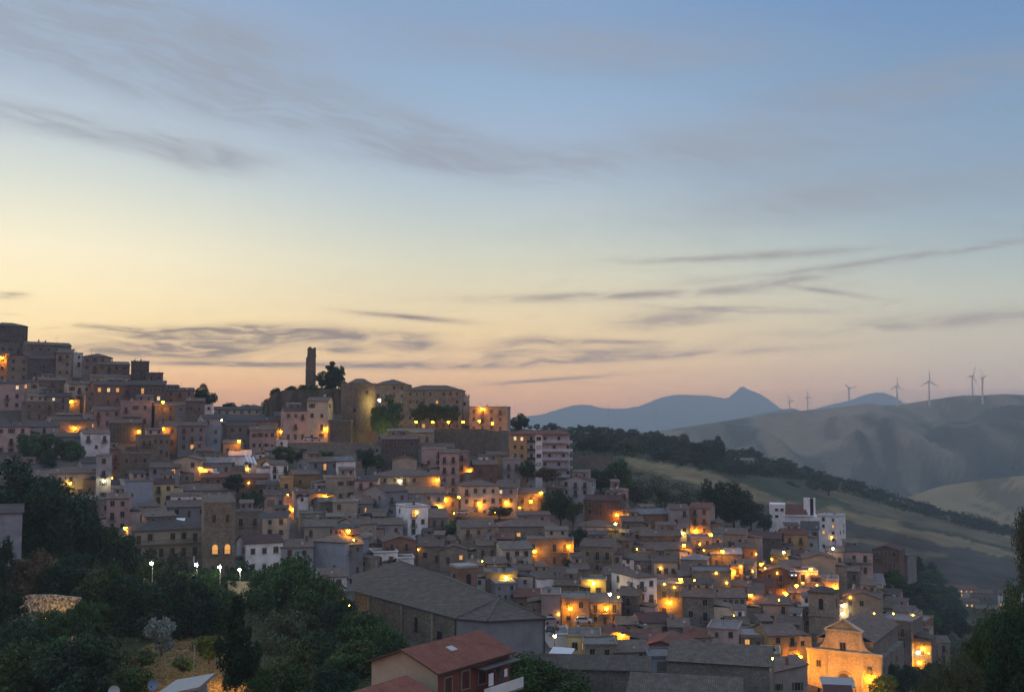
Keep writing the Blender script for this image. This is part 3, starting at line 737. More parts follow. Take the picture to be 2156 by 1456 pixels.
def house(px, py, w, h, rot, roof, dp, wall, rm, fl, co, label, name='house', cat='house', D=None, lit=.035, shut=None, seed=None, chim=None, side=None, down=None, ov=.35, pitch=.30, bal=.35, door=True, group=None, ant=None, strip=False, clutter=1, auto=1):
    rg = random.Random(int(px * 7 + py * 13) if seed is None else seed)
    far_ = (DD(px, py) if D is None else D) > 215
    D = DD(px, py) if D is None else D
    k = SC(D) / F; dp *= .80 * k * F / D; loc = P(px, py, D); a0 = math.atan2(loc.x, loc.y)
    W_ = w * k / max(.25, math.cos(R(rot))); H = h * k
    root = empty(name, loc, R(rot) - a0); tag(root, label, cat, group)
    down = down if down is not None else 7.0
    b = MB(); make_walls(b, roof, W_, dp, H, down, pitch, ov); b.build('wall', W[wall], root)
    r = MB(); rz = make_roof(r, roof, W_, dp, H, ov, pitch, mi=0, mi2=1)
    ro = r.build('roof', [RM[rm] if roof != 'f' or rm in 'gw' else RM['g'], M_DARKTRIM if roof != 'f' else W[wall]], root)
    # chimneys and aerials belong to the roof
    nch = (1 if rg.random() < .45 else 0) if chim is None else chim
    for i in range(nch):
        cx = rg.uniform(-.35, .35) * W_; cy = rg.uniform(.3, .7) * dp; c = MB()
        zt = rz + rg.uniform(.3, .8); c.box(-.28, .28, -.25, .25, H - .3, zt); c.box(-.36, .36, -.33, .33, zt + .003, zt + .12); 
        ch = c.build('chimney', W['d' if rg.random() < .5 else 'b'], ro); ch.location = (cx, cy, 0)
    if (rg.random() < .5) if ant is None else ant:
        c = MB(); zt = rz + rg.uniform(1.2, 2.4); c.tube((0, 0, H), (0, 0, zt), .05, .05, 5); c.tube((-.8, 0, zt - .15), (.8, .1, zt - .15), .035, .035, 4)
        for i in range(5): c.tube((-.6 + i * .28, -.3 + i * .03, zt - .15), (-.6 + i * .28, .35 - i * .03, zt - .15), .025, .025, 4)
        an = c.build('tv_antenna', M_IRON, ro); an.location = (rg.uniform(-.3, .3) * W_, rg.uniform(.3, .7) * dp, 0)
    if fl and co:
        if auto: fl = max(fl, round(H / 3.5)); co = max(co, round(W_ / 3.6))
        sh = H / fl
        shc = shut or rg.choice(['', 'g', 'C', 'C', 'D', 'b', '', 'E'] if wall != 'w' else ['', '', 'C', 'D'])
        def fill(sd, nf, nc, prob):
            f, ang, wid = side_xf(sd, W_, dp)
            off = rg.uniform(-.04, .04) * wid
            for i in range(nf):
                s = min(1.0, sh / 3.0)
                for j in range(nc):
                    if rg.random() > prob: continue
                    u = (-.5 + (j + .5) / nc) * wid * .92 + off; x, y = f(u); z0 = i * sh
                    l = None
                    if lit and rg.random() < lit: l = rg.choice(['lit', 'lit', 'pale'])
                    if i == 0 and sd == 'f' and door and rg.random() < .5:
                        kd = 'G' if (wid / nc > 3.3 and rg.random() < .35) else 'n'
                        put_window(root, kd, x, y, .05, ang, None, s * (.95 if kd == 'n' else .9), far_); continue
                    if i > 0 and sd == 'f' and rg.random() < bal:
                        sty = shc if shc in ('', 'C', 'D', 'E') else ''
                        put_window(root, 'd' + (sty if not l else ''), x, y, z0 + .12, ang, l, s, far_)
                        if strip: continue
                        bo = link('balcony', balcony_mesh(), root); bo.location = (x, y, z0 + .12); bo.rotation_euler = (0, 0, ang); bo.scale = (s, 1, s)
                        continue
                    sty = shc if rg.random() < .75 else ''
                    put_window(root, 'w' + (sty if not l else ''), x, y, z0 + sh * .30, ang, l, s * rg.choice([.9, 1, 1.1, 1.15]), far_)
            if strip and sd == 'f':
                for i in range(1, nf):
                    wb = wid * .94; q = MB(); q.box(-wb / 2, wb / 2, -1.0, 0, -.16, -.02, 0, 'k'); q.box(-wb / 2, wb / 2, -.98, -.94, .92, .97, 1)
                    nn = int(wb / .25)
                    for t in range(nn + 1): q.box(-wb / 2 + t * wb / nn - .014, -wb / 2 + t * wb / nn + .014, -.972, -.944, -.02, .92, 1)
                    bo = q.build('balcony', [M_TRIM, M_IRON], root); bo.location = (0, 0, i * sh + .12)
        fill('f', fl, co, .9)
        sd = side if side is not None else ('l' if rot > 8 else 'r' if rot < -8 else '')
        if sd and dp > 4: fill(sd, fl, max(1, int(dp / 4.5)), .35 if side is None else .85)
    # lean-tos, roof rooms, dishes and tanks that have grown on over the years
    wl = list('gtcpsw'); rl = 'kkld'
    if clutter and D < 334 and W_ > 4:
        for sd in (-1, 1):
            if rg.random() < .40:
                aw, ad, ah = rg.uniform(2.6, 4.6), rg.uniform(3, min(8, dp)), H * rg.uniform(.42, .8); y0 = rg.uniform(.2, max(.3, dp - ad))
                xa, xb = (W_ / 2 + .004, W_ / 2 + aw) if sd > 0 else (-W_ / 2 - aw, -W_ / 2 - .004)
                q = MB(); q.box(xa, xb, y0, y0 + ad, -down, ah); an_ = q.build('annex', W[rg.choice(wl)], root)
                q = MB(); hi_, lo_ = ah + .7, ah + .1; za, zb = (hi_, lo_) if sd > 0 else (lo_, hi_)
                slab_face(q, [V3(xa, y0 - .25, za), V3(xb, y0 - .25, zb), V3(xb, y0 + ad + .2, zb), V3(xa, y0 + ad + .2, za)], .14); q.build('annex_roof', RM[rg.choice(rl)], an_)
                if rg.random() < .7: wn = put_window(root, 'w', (xa + xb) / 2, y0, ah * .45, 0, None, .8, far_); wn.name = 'annex_window'
        if rg.random() < .30 and dp > 6 and H > 3:
            rw = rg.uniform(.35, .6) * W_; xx = rg.uniform(-.5, .5) * (W_ - rw); y0 = dp * .52; zt = H + rg.uniform(2.0, 3.0)
            q = MB(); q.box(xx - rw / 2, xx + rw / 2, y0, dp - .2, H - .5, zt); ur = q.build('upper_room', W[rg.choice(wl)], root)
            q = MB(); slab_face(q, [V3(xx - rw / 2 - .3, y0 - .4, zt + .02), V3(xx + rw / 2 + .3, y0 - .4, zt + .02), V3(xx + rw / 2 + .3, dp + .1, zt + .75), V3(xx - rw / 2 - .3, dp + .1, zt + .75)], .14); q.build('upper_roof', RM[rg.choice(rl)], ur)
            for j in range(1 + int(rw > 3.5)): put_window(root, 'w', xx + (j - .5 * int(rw > 3.5)) * rw * .5, y0, H + (zt - H) * .42, 0, None, .75, far_)
        if rg.random() < .35:
            o = link('satellite_dish', dish_mesh(), ro); o.location = (rg.uniform(-.4, .4) * W_, rg.uniform(0, .3) * dp, H + .9); o.rotation_euler = (0, 0, rg.uniform(-.6, .6))
        if rg.random() < .16:
            o = link('water_tank', tank_mesh(), ro); o.location = (rg.uniform(-.3, .3) * W_, dp * .5, rz - .1)
    HOUSES.append((px, py, root, W_, H, dp))
    return root

def parse_houses(txt):
    for ln in txt.strip().splitlines():
        ln = ln.strip()
        if not ln or ln[0] == '#': continue
        a, lab = ln.split(';', 1); kw = {}
        if '|' in lab:
            lab, ex = lab.split('|')
            for e in ex.split(','):
                kk, vv = e.split('='); kk = kk.strip(); vv = vv.strip()
                try: vv = float(vv) if '.' in vv else int(vv)
                except ValueError: pass
                kw[kk] = vv
        t = a.split()
        fl, co = int(t[9]), int(t[10])
        house(float(t[0]), float(t[1]), float(t[2]), float(t[3]), float(t[4]), t[5], float(t[6]), t[7], t[8], fl, co, lab.strip(), **kw)
parse_houses('''
18 745 72 60 8 h 10 d d 2 3;dark block of flats crowning the skyline at the far left edge|D=358,name=apartment_house,ant=1
45 765 95 40 6 f 9 s d 2 5;grey parapet house just below the topmost dark block on the skyline|D=352
103 762 86 36 14 x 9 s k 2 4;long skyline house with two chimneys and a roof falling to the right|D=350,chim=2,ant=1
4 803 26 58 0 f 8 o d 2 1;narrow house at the left edge glowing orange under a lamp|D=338,ant=0
38 802 44 50 0 y 9 t k 2 2;small gabled house facing the viewer beside the orange lamp at the left edge|D=337,seed=4
90 797 56 42 10 x 9 d m 2 2;dark house with a maroon upper wall below the two-chimney skyline house|D=339
133 792 30 50 -8 s 8 t k 2 1;narrow tan house with one slanting roof left of the white skyline wall|D=341
158 772 30 28 0 f 6 w g 1 1;little white flat-topped house on the left skyline|D=346,ant=1
198 796 50 46 -14 h 9 s k 2 2;hip-roofed skyline house right of the little white one|D=343
240 797 62 30 10 x 9 t k 1 3;low tan skyline house left of the square dark tower block|D=342,ant=0
236 812 84 18 4 s 6 o k 1 4;low orange-lit wall house under the low tan skyline house|D=335,seed=9
294 818 36 56 0 f 8 d g 3 1;taller half of the square dark tower block on the skyline, with two chimney pots|D=338,chim=2,ant=1
325 820 34 34 0 f 9 d g 2 1;lower half of the square dark tower block on the skyline|D=337,ant=1
16 880 62 74 10 h 10 p d 2 1;tall blank pink house low at the left edge of the upper town|D=318,ant=0
62 842 36 38 0 h 7 c d 1 2;cream house with two dark doors beside the blank pink house|D=322,door=0,chim=0
110 832 52 32 8 x 8 t k 1 2;tan house behind the cream one with two dark doors|D=326
80 882 64 36 0 f 8 t k 1 2;tan flat-fronted house with two tall windows under the cream one|D=312,shut=C
114 862 60 28 -6 x 9 s d 1 3;low grey house left of the brightest lamp of the upper left quarter|D=317
168 848 46 40 12 x 8 c k 2 2;pale house just right of the brightest lamp of the upper left quarter|D=323
238 852 78 42 8 x 10 b d 2 3;reddish house with a lit square window under the low skyline houses|D=320,lit=.3,seed=14
210 838 50 20 0 h 8 s d 1 2;small hip-roofed house between the lit square window and the pale house|D=328,chim=0
310 848 70 38 -4 s 8 d d 1 3;house with lit arched openings under the square dark tower block|D=322,lit=.5,seed=3
378 850 60 28 8 x 8 b d 1 3;brown house with two square chimney towers against the dark round tree|D=330,chim=2,ant=1
376 884 96 30 6 x 9 t k 1 5;wide tan house beneath the two square chimney towers|D=312
286 892 62 46 -6 f 8 p k 2 2;pinkish-grey square house under the lit arched openings|D=309
228 897 58 34 8 x 8 p k 1 2;low pink house with a bright doorway left of the pinkish-grey square one|D=308
165 906 112 22 12 x 9 t k 1 4;wide low tan roof below the brightest lamp of the upper left quarter|D=304
24 956 70 58 10 x 9 p d 2 2;house with a heavy grey roof at the left edge above the ivy|D=283
90 928 60 30 0 s 8 g d 1 3;grey house with a row of pale windows above the ivy garden|D=291,shut=F
145 947 56 28 8 x 8 g k 1 3;squat grey house in the middle of the ivy garden|D=287
203 950 52 38 10 x 8 w k 1 2;pale house with two dark doors right of the ivy garden|D=286,bal=.9
263 928 64 38 -5 x 9 d k 2 2;dark grey house left of the orange-lit facade with tall windows|D=300
325 962 62 44 8 f 8 t k 1 5;orange-lit facade with a row of tall narrow windows|D=288,bal=.6,shut=C
354 936 34 38 0 s 8 t k 2 2;tan house lit by the lamp above the row of tall narrow windows|D=297
403 950 56 54 -8 x 8 g k 2 2;tall grey house at the right of the row of tall narrow windows|D=292,seed=6
446 938 36 58 14 x 8 u d 3 1;narrow greenish dark house left of the first lamp near the skyline gap|D=297
47 1002 50 36 6 f 7 t k 1 1;small tan house with a single dark door left of the ivy|D=272
112 977 28 20 0 f 6 w g 1 2;tiny white hut under the ivy garden|D=280
160 1042 92 46 22 h 11 c k 2 2;cream house with a broad hipped roof, its corner lit by a yellow lamp|D=256,seed=21
217 1052 30 92 -8 f 8 g k 3 1;tall thin grey house by a white lamp|D=254
241 1042 20 92 0 f 7 b k 3 1;tall strip of bare red-brown masonry between two grey houses|D=256,ant=0
283 1008 60 52 6 f 8 t k 2 2;grey-tan square house right of the bare red-brown strip|D=270
345 1022 60 38 -8 x 9 g k 2 2;grey house with a broad tiled slope below the row of tall narrow windows|D=266
392 1012 52 44 -14 y 9 c k 2 1;cream gabled house with a dark ridge line|D=269
455 1000 64 26 6 x 10 g g 1 3;white-walled house with grey roofing and washing hung outside|D=274
505 985 44 26 0 s 7 w w 1 3;white house with striped white awnings on its terrace|D=281,bal=.1
530 908 110 22 4 x 9 s d 1 4;long low dark-roofed house just under the skyline gap|D=313
505 932 54 36 10 x 8 s d 1 2;small grey house behind the strong lamp left of the castle road|D=303
553 947 54 42 0 x 8 p k 2 4;pinkish house with six windows right of the strong lamp under the skyline gap|D=297
600 902 40 26 4 s 7 s d 1 2;low house behind the pink house near the castle road|D=316
503 872 100 10 0 x 8 c d 1 3;long low cream building on the skyline left of the ruined tower mound|D=344,ant=0
534 868 34 12 0 h 8 t k 1 1;small hip-roofed house on the skyline left of the ruined tower|D=352,ant=0
622 925 48 60 8 x 9 p d 3 3;pink three-storey house beside the castle road|D=310,shut=E,seed=8
668 926 44 82 -12 x 9 c k 3 2;tall cream house with a pale eave next to the pink three-storey one|D=311,seed=12
717 932 44 46 -4 f 8 d d 0 0;blank dark stone block at the foot of the round castle tower|D=309,ant=0,chim=0,clutter=0
702 962 50 66 0 f 6 d d 1 1;low dark house squeezed under the blank dark stone block|D=326,ant=0,clutter=0
682 1008 62 36 24 x 9 u k 1 2;grey house with a brown timber loggia below the hedge|D=273,seed=5
728 1000 40 30 20 x 8 w g 1 2;white house with a light metal roof below the hedge|D=276,bal=.9,door=0
746 988 32 22 10 x 7 t k 1 1;small tan house peeping out right of the light metal roof|D=281
718 1052 64 46 6 f 8 c k 2 3;cream two-floor house with dark doors above the tall yellow lamp|D=262,seed=17
770 1052 46 40 -10 x 9 p d 2 2;pinkish house right of the cream two-floor house|D=262
588 1012 36 34 18 x 8 w k 1 3;small white house with a row of blue-grey doors|D=271,bal=.8
560 988 40 20 0 y 8 o k 1 1;peach gable end lit from the street|D=279,ant=0
645 1028 52 30 16 x 8 o k 1 2;ochre house with two brown lean-to roofs|D=267
530 1028 66 22 0 x 8 b r 1 3;low brown-roofed pink house left of the round bush|D=266
603 1037 28 30 0 f 6 o k 1 1;little peach house glowing behind the small white one|D=263
590 1066 64 24 4 x 9 g k 1 3;low grey house right of the round bush|D=257
642 1072 46 36 12 f 8 p k 1 1;mauve house with one wide arched window|D=256
860 1038 132 36 8 h 11 t k 2 5;wide olive-tan building with a long hipped roof and two lamps on its front|D=268,seed=31,door=0
835 1088 46 54 34 x 11 u k 2 1;blank blue-grey side wall below the wide olive-tan building|D=253,side=l
872 930 78 20 -4 x 9 t l 1 3;low house with a peach-lit roof just under the castle terrace|D=305
842 962 76 38 6 x 9 d k 1 3;dark house under the peach-lit roof|D=296
852 988 52 20 0 y 9 c k 1 0;pale gable end under the stone stairs|D=288,ant=0
912 1002 48 56 -4 f 8 p k 2 2;pink house with a flat dark parapet left of the tall balconied pink one|D=290,bal=.7
946 1042 40 88 2 x 8 p k 3 1;tall pink house with a balcony on every floor|D=285,bal=1,seed=2
973 1012 28 60 8 f 8 p d 2 1;narrow pinkish house lit orange by the lamp on its right|D=289
912 968 90 26 6 x 9 g k 1 3;grey-roofed house right under the bastion wall|D=299
1022 1018 50 40 6 x 9 b k 2 2;brown house with orange light on its ground floor|D=288
1049 988 42 30 14 x 8 o k 1 1;ochre house with one dark window left of the apartment block|D=300,ant=0,chim=0
1078 1034 36 66 4 f 8 g k 3 1;tall grey house with one window on each floor at the foot of the apartment block|D=292
1010 1087 80 64 8 h 10 c k 2 3;cream house with a hipped roof and lamps on both sides|D=273,seed=41,shut=C
1066 1082 46 56 -6 s 8 g k 2 1;grey house leaning against the cream house between two lamps|D=275
935 1090 62 38 0 y 9 t d 1 1;rubble gable end glowing orange between three lamps|D=271,seed=4,shut=C
1120 1082 56 44 6 x 9 s k 2 2;grey house in front of the tall tree with orange lamps on its wall|D=276
1212 1062 64 50 -10 y 10 g k 2 1;big grey gabled house beneath the apartment block|D=293,seed=7
1172 1062 36 34 6 s 8 t k 1 1;small tan annex on the left of the big grey gabled house|D=291
880 1130 42 62 22 f 9 w g 2 1;tall white-sided house near the centre with a double door|D=243,bal=.6,seed=51
884 1086 44 24 8 x 8 w k 1 2;pale top-floor house with a dark door above the tall white-sided one|D=255
923 1132 36 42 4 s 8 t k 2 2;tan house with three dark doors right of the tall white-sided one|D=244,bal=.9
846 1086 46 24 0 f 7 t k 1 1;low tan house with an orange-lit doorway|D=258
890 1062 92 24 4 x 10 g k 1 3;long grey-roofed house below the wide olive-tan building|D=262
725 1100 48 42 -6 f 8 c k 2 2;cream house beneath the tall yellow lamp post|D=246
762 1088 46 28 0 s 8 g k 1 2;grey low house over a curved orange-lit wall|D=251
660 1108 56 26 4 f 8 t k 1 1;olive-tan flat house right of the flame-like street light|D=243
680 1130 78 22 -4 x 10 c l 1 2;cream house with a wide pale curved roof|D=234,seed=6,chim=1
770 1137 44 34 30 x 9 c k 1 2;cream house whose blind left side wall is lit deep yellow|D=232,seed=3
818 1126 60 22 4 x 9 g k 1 2;grey low roofed house right of the deep yellow side wall|D=238
842 1182 66 42 8 y 10 b k 1 1;brown gabled house with one tiny window|D=218,seed=3,door=0
786 1178 48 28 6 y 8 t k 1 0;small tan gable end left of the brown gabled house|D=220
812 1188 50 24 10 f 7 w g 1 1;white terrace house at the top of the great church roof|D=214,ant=0
853 1190 36 14 4 f 6 w g 0 0;small white parapet wall house beside the great church roof|D=213,ant=0,chim=0
690 1207 66 66 -30 h 12 u l 3 0;large blue-grey blind house with a hipped roof behind the trees|D=208,seed=3
742 1207 44 60 12 x 8 g l 3 1;narrow pale front with tall windows right of the blind blue-grey wall|D=209,bal=.5
625 1202 66 50 4 x 9 g k 2 2;lilac-grey house with one red shutter left of the blind blue-grey wall|D=206,shut=E,seed=8
556 1207 76 64 14 x 9 w m 2 3;white two-storey house with three windows on each floor and a reddish eave|D=204,seed=11,shut=C,door=0,bal=0,chim=0
702 1242 54 28 10 x 9 w k 1 2;low white house half hidden by foliage beside the great church|D=195
578 1132 50 44 -6 x 8 c k 2 2;cream house with a roofed timber loggia on top|D=231,seed=9
520 1137 62 58 0 f 9 t k 2 2;tan-grey house with an open terrace right of the stone palace|D=230
355 1202 146 86 10 h 12 c d 3 6;long pale building with a continuous balcony and brown shutters above the lamps of the park|D=203,strip=1,shut=C,bal=.5,seed=13,name=apartment_house,door=0
438 1052 112 20 0 x 10 g k 1 5;long grey house with a row of wide pale windows|D=256,shut=F,door=0,bal=0
343 1060 42 42 0 x 8 y m 1 1;plain yellow house with a small maroon roof|D=252,ant=0
292 1080 56 66 10 f 9 u g 0 0;tall blind blue-grey wall left of the plain yellow house|D=247,chim=0
254 1047 36 28 0 x 8 w d 1 1;white upper storey with one brown door left of the blind blue-grey wall|D=251,bal=0
246 1142 44 92 -6 x 8 p k 3 2;tall pinkish house lit by the strong orange lamp above the trees|D=230,seed=14
310 1122 78 38 8 x 10 t k 1 3;tan house lit orange behind the long pale building|D=234
210 1112 46 58 -14 f 8 s k 2 1;grey-tan stone house left of the strong orange lamp above the trees|D=236
156 1087 84 36 4 f 9 g g 1 3;long grey flat-roofed house with a single lit window|D=243,lit=.3,seed=2
92 1062 48 54 6 x 8 b k 2 2;pinkish brick house at the edge of the dark trees|D=250
18 1142 50 62 0 x 9 u d 1 0;blank blue-white house between the dark trees at the left edge|D=170,ant=0,chim=0
408 1088 106 22 4 x 10 g k 1 4;long grey-roofed house behind the long pale building|D=243
470 1022 92 18 -3 x 8 b r 1 4;long low brown house left of the dark round bush|D=266
1006 1152 72 42 10 x 10 c k 1 2;cream house with two dark tall windows under a flat-looking roof|D=235,shut=C,seed=5
1112 1142 122 34 6 h 11 t k 1 5;wide tan house with a mauve hipped roof and a white terrace|D=244,seed=6
1056 1152 52 18 0 x 8 b r 1 1;low red-roofed house between the cream and the wide tan house|D=238
1160 1187 96 50 4 f 9 t k 2 4;tan house with balconies between two bright orange lamps|D=233,bal=.7,seed=23
1090 1202 62 46 16 x 10 c l 2 3;cream house with a pale sloping roof left of the bright orange lamps|D=224,seed=3
1046 1212 42 26 10 x 8 o k 1 2;ochre cottage with a dark hipped roof left of the belfry block|D=217
955 1187 58 30 8 y 9 t k 1 1;tan gabled cottage behind the belfry block|D=225
906 1184 52 34 -4 x 9 t k 1 2;grey-brown house between the brown gable and the belfry block|D=225
1056 1242 66 34 4 f 9 t k 1 2;tan flat house with a small pale lamp right of the belfry block|D=207
1065 1264 42 34 10 f 7 g g 2 3;pale house with thin columns just above the great church roof|D=202
1115 1284 60 28 6 x 8 b r 1 3;brown house with a rust-red roof above the right end of the great church|D=200,shut=C
1150 1247 38 30 20 x 8 w k 1 1;small white-walled house above the rust-red roof|D=208
1160 1312 40 58 0 f 8 p k 2 1;pinkish-grey house right behind the corner of the great church|D=193
1193 1262 48 30 -4 s 8 t k 1 2;tan low house above the orange-lit courtyard wall|D=205
1212 1314 58 52 4 f 8 t k 1 2;tan house in the courtyard, lit by an orange lamp on its left half|D=195,seed=15
1276 1314 64 46 8 x 9 t k 2 3;tan house with a middle balcony and an orange lamp in the centre of its front|D=196,seed=15,bal=.8
1322 1298 42 44 -14 x 9 d k 2 1;dark brown-grey house touching the tall white one on its left|D=201
1250 1260 52 36 0 f 8 y k 1 2;cream house glowing yellow under its eave lamp|D=209,seed=2
1362 1300 42 84 30 h 12 w k 3 1;tall white house with a slanting side wall and a central balcony|D=204,bal=.5,seed=8,door=0,shut=D
1302 1242 54 32 8 x 9 p k 1 2;pinkish house with a grey roof left of the tall white one|D=214
1256 1207 66 56 -12 x 10 e k 2 1;rubble-stone house with a swept dark roof near the round tree|D=224,seed=5
1222 1160 50 30 6 x 8 g d 1 2;grey house behind the right-hand bright orange lamp|D=240
1250 1132 74 24 -8 h 10 p k 1 3;pinkish house with a wide grey hipped roof|D=248
1268 1087 74 34 -10 x 9 b m 1 3;reddish-brown house with a maroon roof left of the twin lamps|D=268
1308 1075 30 42 10 f 7 p d 2 2;small pink balconied house behind the twin lamps|D=275
1332 1117 44 20 6 x 8 s k 1 2;low grey house right of the twin lamps|D=262
1376 1114 56 32 14 x 9 b g 1 2;brick-pink house with a long grey roof|D=268
1432 1126 38 54 12 x 8 g k 3 1;grey-white house stepping down left of the balconied flats|D=265
1474 1124 42 54 -10 x 9 p r 3 2;pink and white balconied flats with a red roof|D=267,bal=.9,seed=3
1392 1152 84 24 8 x 9 b k 1 4;long brown-walled house with a grey roof above the centre right|D=249
1478 1170 42 36 10 f 8 p k 1 1;blank pale pink box-like house with one bright wall light|D=246,ant=0
1535 1152 68 28 -6 x 9 t k 1 3;brownish house with a peach-lit wall below the big trees|D=256
1384 1182 92 26 6 x 9 t k 1 6;long tan house with a row of small doors|D=240,bal=.3
1402 1217 48 34 12 x 8 c k 1 3;small cream house with three white-framed doors under a tiled roof|D=227
1352 1206 60 26 -8 x 9 s k 1 2;grey-roofed house uphill of the tall white one|D=230
1460 1202 54 24 -6 h 8 g g 1 2;small grey-white hip-roofed house right of the row of small doors|D=235
1530 1192 62 26 6 x 8 t w 1 3;tan house with a white skylight on its roof|D=243
1552 1232 26 40 0 f 7 o k 2 1;narrow orange-lit house wall beside a street lamp|D=231
1500 1268 78 62 4 f 10 s d 2 0;large blind grey block with a flat top near the centre right|D=219,ant=0,chim=0,side=l
1412 1302 58 68 8 f 9 s k 2 1;olive-grey house right of the tall white one|D=206,seed=33
1470 1332 64 74 -6 x 9 s k 3 2;tall grey stone house below the large blind grey block|D=198
1533 1302 76 44 10 x 9 p k 2 6;pinkish terrace with a close row of narrow windows|D=212,bal=.3
1497 1322 16 62 0 f 6 w k 3 1;very narrow white house like an upright strip|D=203
1592 1308 30 54 0 s 8 b k 2 1;orange-brown house beside the tall glowing lamp strip|D=219
1385 1342 60 32 22 x 9 c m 1 1;peach-sided house with a plum-coloured roof and one framed door|D=193,seed=4
1350 1372 92 22 10 x 10 b r 1 3;low brick-red roofed house under the plum-coloured roof|D=184
1392 1388 108 22 -12 y 11 r r 1 1;wide brick-red gable with one pale window|D=178,shut=F
1230 1378 68 36 0 f 8 y m 1 3;yellow house washed by pale green light with a dark red roof edge|D=175,bal=0,seed=6
1297 1362 56 24 6 y 9 c m 1 2;peach-lit gable house with a dark red roof|D=181
1180 1358 46 20 8 f 8 w g 0 0;white wall house lit pale green near the parked white car|D=178,ant=0,chim=0
1265 1388 66 28 4 f 8 t k 1 1;tan low house with a white-framed window behind the long dark wall|D=170,seed=2,door=0
1332 1390 70 18 12 x 9 c k 1 2;low pale house with one long tiled slope behind the long dark wall|D=170
1252 1460 226 50 -3 x 9 d C 1 2;long dark blind building with a single small opening, front right of the great church|clutter=0,auto=0,D=146,ant=0,chim=0,shut=C,seed=5
1393 1412 50 26 6 f 8 u g 1 1;small blue-grey flat-roofed shed behind the long dark wall|D=166,ant=0,chim=0
1512 1462 208 64 -6 x 14 s C 1 3;big dark stone hall with a rough wide roof at the bottom centre right|clutter=0,auto=0,D=156,seed=7,chim=0,ant=0,name=stone_hall,cat=hall
1656 1466 84 46 14 a 9 g k 1 2;plain grey house at the bottom right of the big dark stone hall|D=166,ant=0
1440 1488 230 24 -4 x 11 s C 0 0;low rough brown tiled roof along the bottom edge in front of the long dark wall|D=128,chim=0,ant=0,clutter=0,name=shed,cat=shed
1430 1352 42 32 4 x 8 g k 1 1;small grey house below the tall grey stone house|D=191
1470 1364 46 22 10 x 8 c r 1 2;small peach house with a red roof at the lower centre right|D=187
1522 1370 62 44 -6 f 9 p k 2 2;pinkish-grey flat house above the big dark stone hall|D=187
1597 1367 72 26 8 f 9 t w 1 3;tan house with a broad white metal roof|D=188,ant=0
1652 1384 62 46 20 x 10 o k 2 2;orange-lit house with a large grey roof left of the church square|D=186,seed=5
1622 1402 40 24 0 f 7 y k 1 1;low yellow glowing shop front at the foot of the orange-lit house|D=180,lit=1,seed=3
1628 1312 74 40 6 x 9 p k 2 3;pinkish house with a flat grey terrace left of the bell tower|D=215
1596 1264 72 30 10 x 9 b m 1 3;red-brown house with a maroon roof|D=230
1642 1244 74 38 -10 y 10 b k 2 1;brown house with a very large tiled gable|D=238
1664 1232 42 40 0 x 8 d k 1 1;dark house front with white lights beneath its gable|D=243,lit=1
1700 1247 44 42 12 f 8 w g 1 1;white box-like house with its right side in shade|D=238,ant=0
1726 1217 64 40 6 y 10 c k 1 0;large plain cream gable end on the right of the town|D=248
1745 1252 40 30 0 f 8 c k 1 1;low cream house lit peach by a lamp right of the white box-like house|D=237
1800 1207 72 46 6 h 10 p d 2 3;balconied apartment house with a curved dark roof at the right of the town|D=262,bal=1,strip=1,name=apartment_house
1866 1194 54 36 -10 y 10 b m 1 1;brick-red gabled house at the right edge of the town|D=284,ant=0,clutter=0
1896 1204 28 34 -24 f 7 g m 3 1;narrow grey balconied house touching the brick-red gable|D=290,bal=.9,down=4,clutter=0
1676 1167 48 42 10 x 9 o r 2 2;ochre house with balconies and a red roof below the white modern building|D=278,bal=.9,seed=3
1606 1167 72 34 -6 x 10 d m 2 3;dark house with a plum roof left of the ochre balconied one|D=275
1706 1152 36 38 0 s 8 u d 1 2;glassy dark house at the foot of the white tower house|D=290
1815 1307 74 48 -4 y 12 t k 1 3;tan chapel-like gable house with three dark windows above the floodlit church|D=232,seed=9,door=0,bal=0,shut=C
1838 1264 40 24 0 f 8 o k 1 1;small orange house behind the chapel-like gable|D=247,ant=0
1822 1242 78 12 4 s 9 g g 1 2;long low blue-grey roofed house above the small orange one|D=258,ant=0
1874 1274 36 22 -8 x 8 p d 1 1;little pinkish house right of the small orange one|D=250
1874 1302 42 22 -16 s 8 c k 1 1;peach lean-to right of the chapel-like gable|D=240
1925 1384 44 74 -14 f 9 b k 3 2;brownish balconied house at the far right edge of the town|D=224,bal=.8,seed=3
1975 1392 48 38 6 f 8 c k 2 2;peach house alone among trees right of the floodlit church|D=225
1952 1240 42 10 4 f 12 w g 1 2;small white flat-roofed house in the far right valley|ant=0,chim=0,name=farmhouse,down=3
2008 1256 92 16 10 x 14 c r 1 8;long row of lit white bays under a red roof in the far right valley|lit=.9,name=terraced_building,cat=building,chim=0,ant=0,bal=0,door=0,down=3
2066 1262 44 14 4 x 12 t k 1 3;low grey house in the far right valley between the lit bays and the balconied block|ant=0,down=3
2126 1288 44 34 -6 x 14 w r 3 4;white balconied block with a red roof in the far right valley|lit=.4,name=apartment_house,ant=0,bal=.8,down=3
2084 1298 50 16 8 h 12 b k 1 2;brown-roofed house in the far right valley in front of the lit bays|ant=0,down=3
2040 1280 40 12 4 x 12 c k 1 3;small pale lit house below the long row of lit bays|lit=.8,ant=0,down=3
1418 933 22 12 0 x 8 p d 2 2;pink villa among the trees on the distant wooded ridge|ant=0,name=villa,down=3
1438 936 18 12 6 f 8 w g 2 2;pale villa beside the pink one on the distant wooded ridge|ant=0,name=villa,down=3
1568 982 40 14 6 x 9 t g 1 3;lonely flat farmhouse in the dark wood below the ridge|ant=0,name=farmhouse,down=3
1185 916 24 10 0 x 8 c d 1 2;small pale villa in the trees behind the apartment block|ant=0,name=villa,down=3
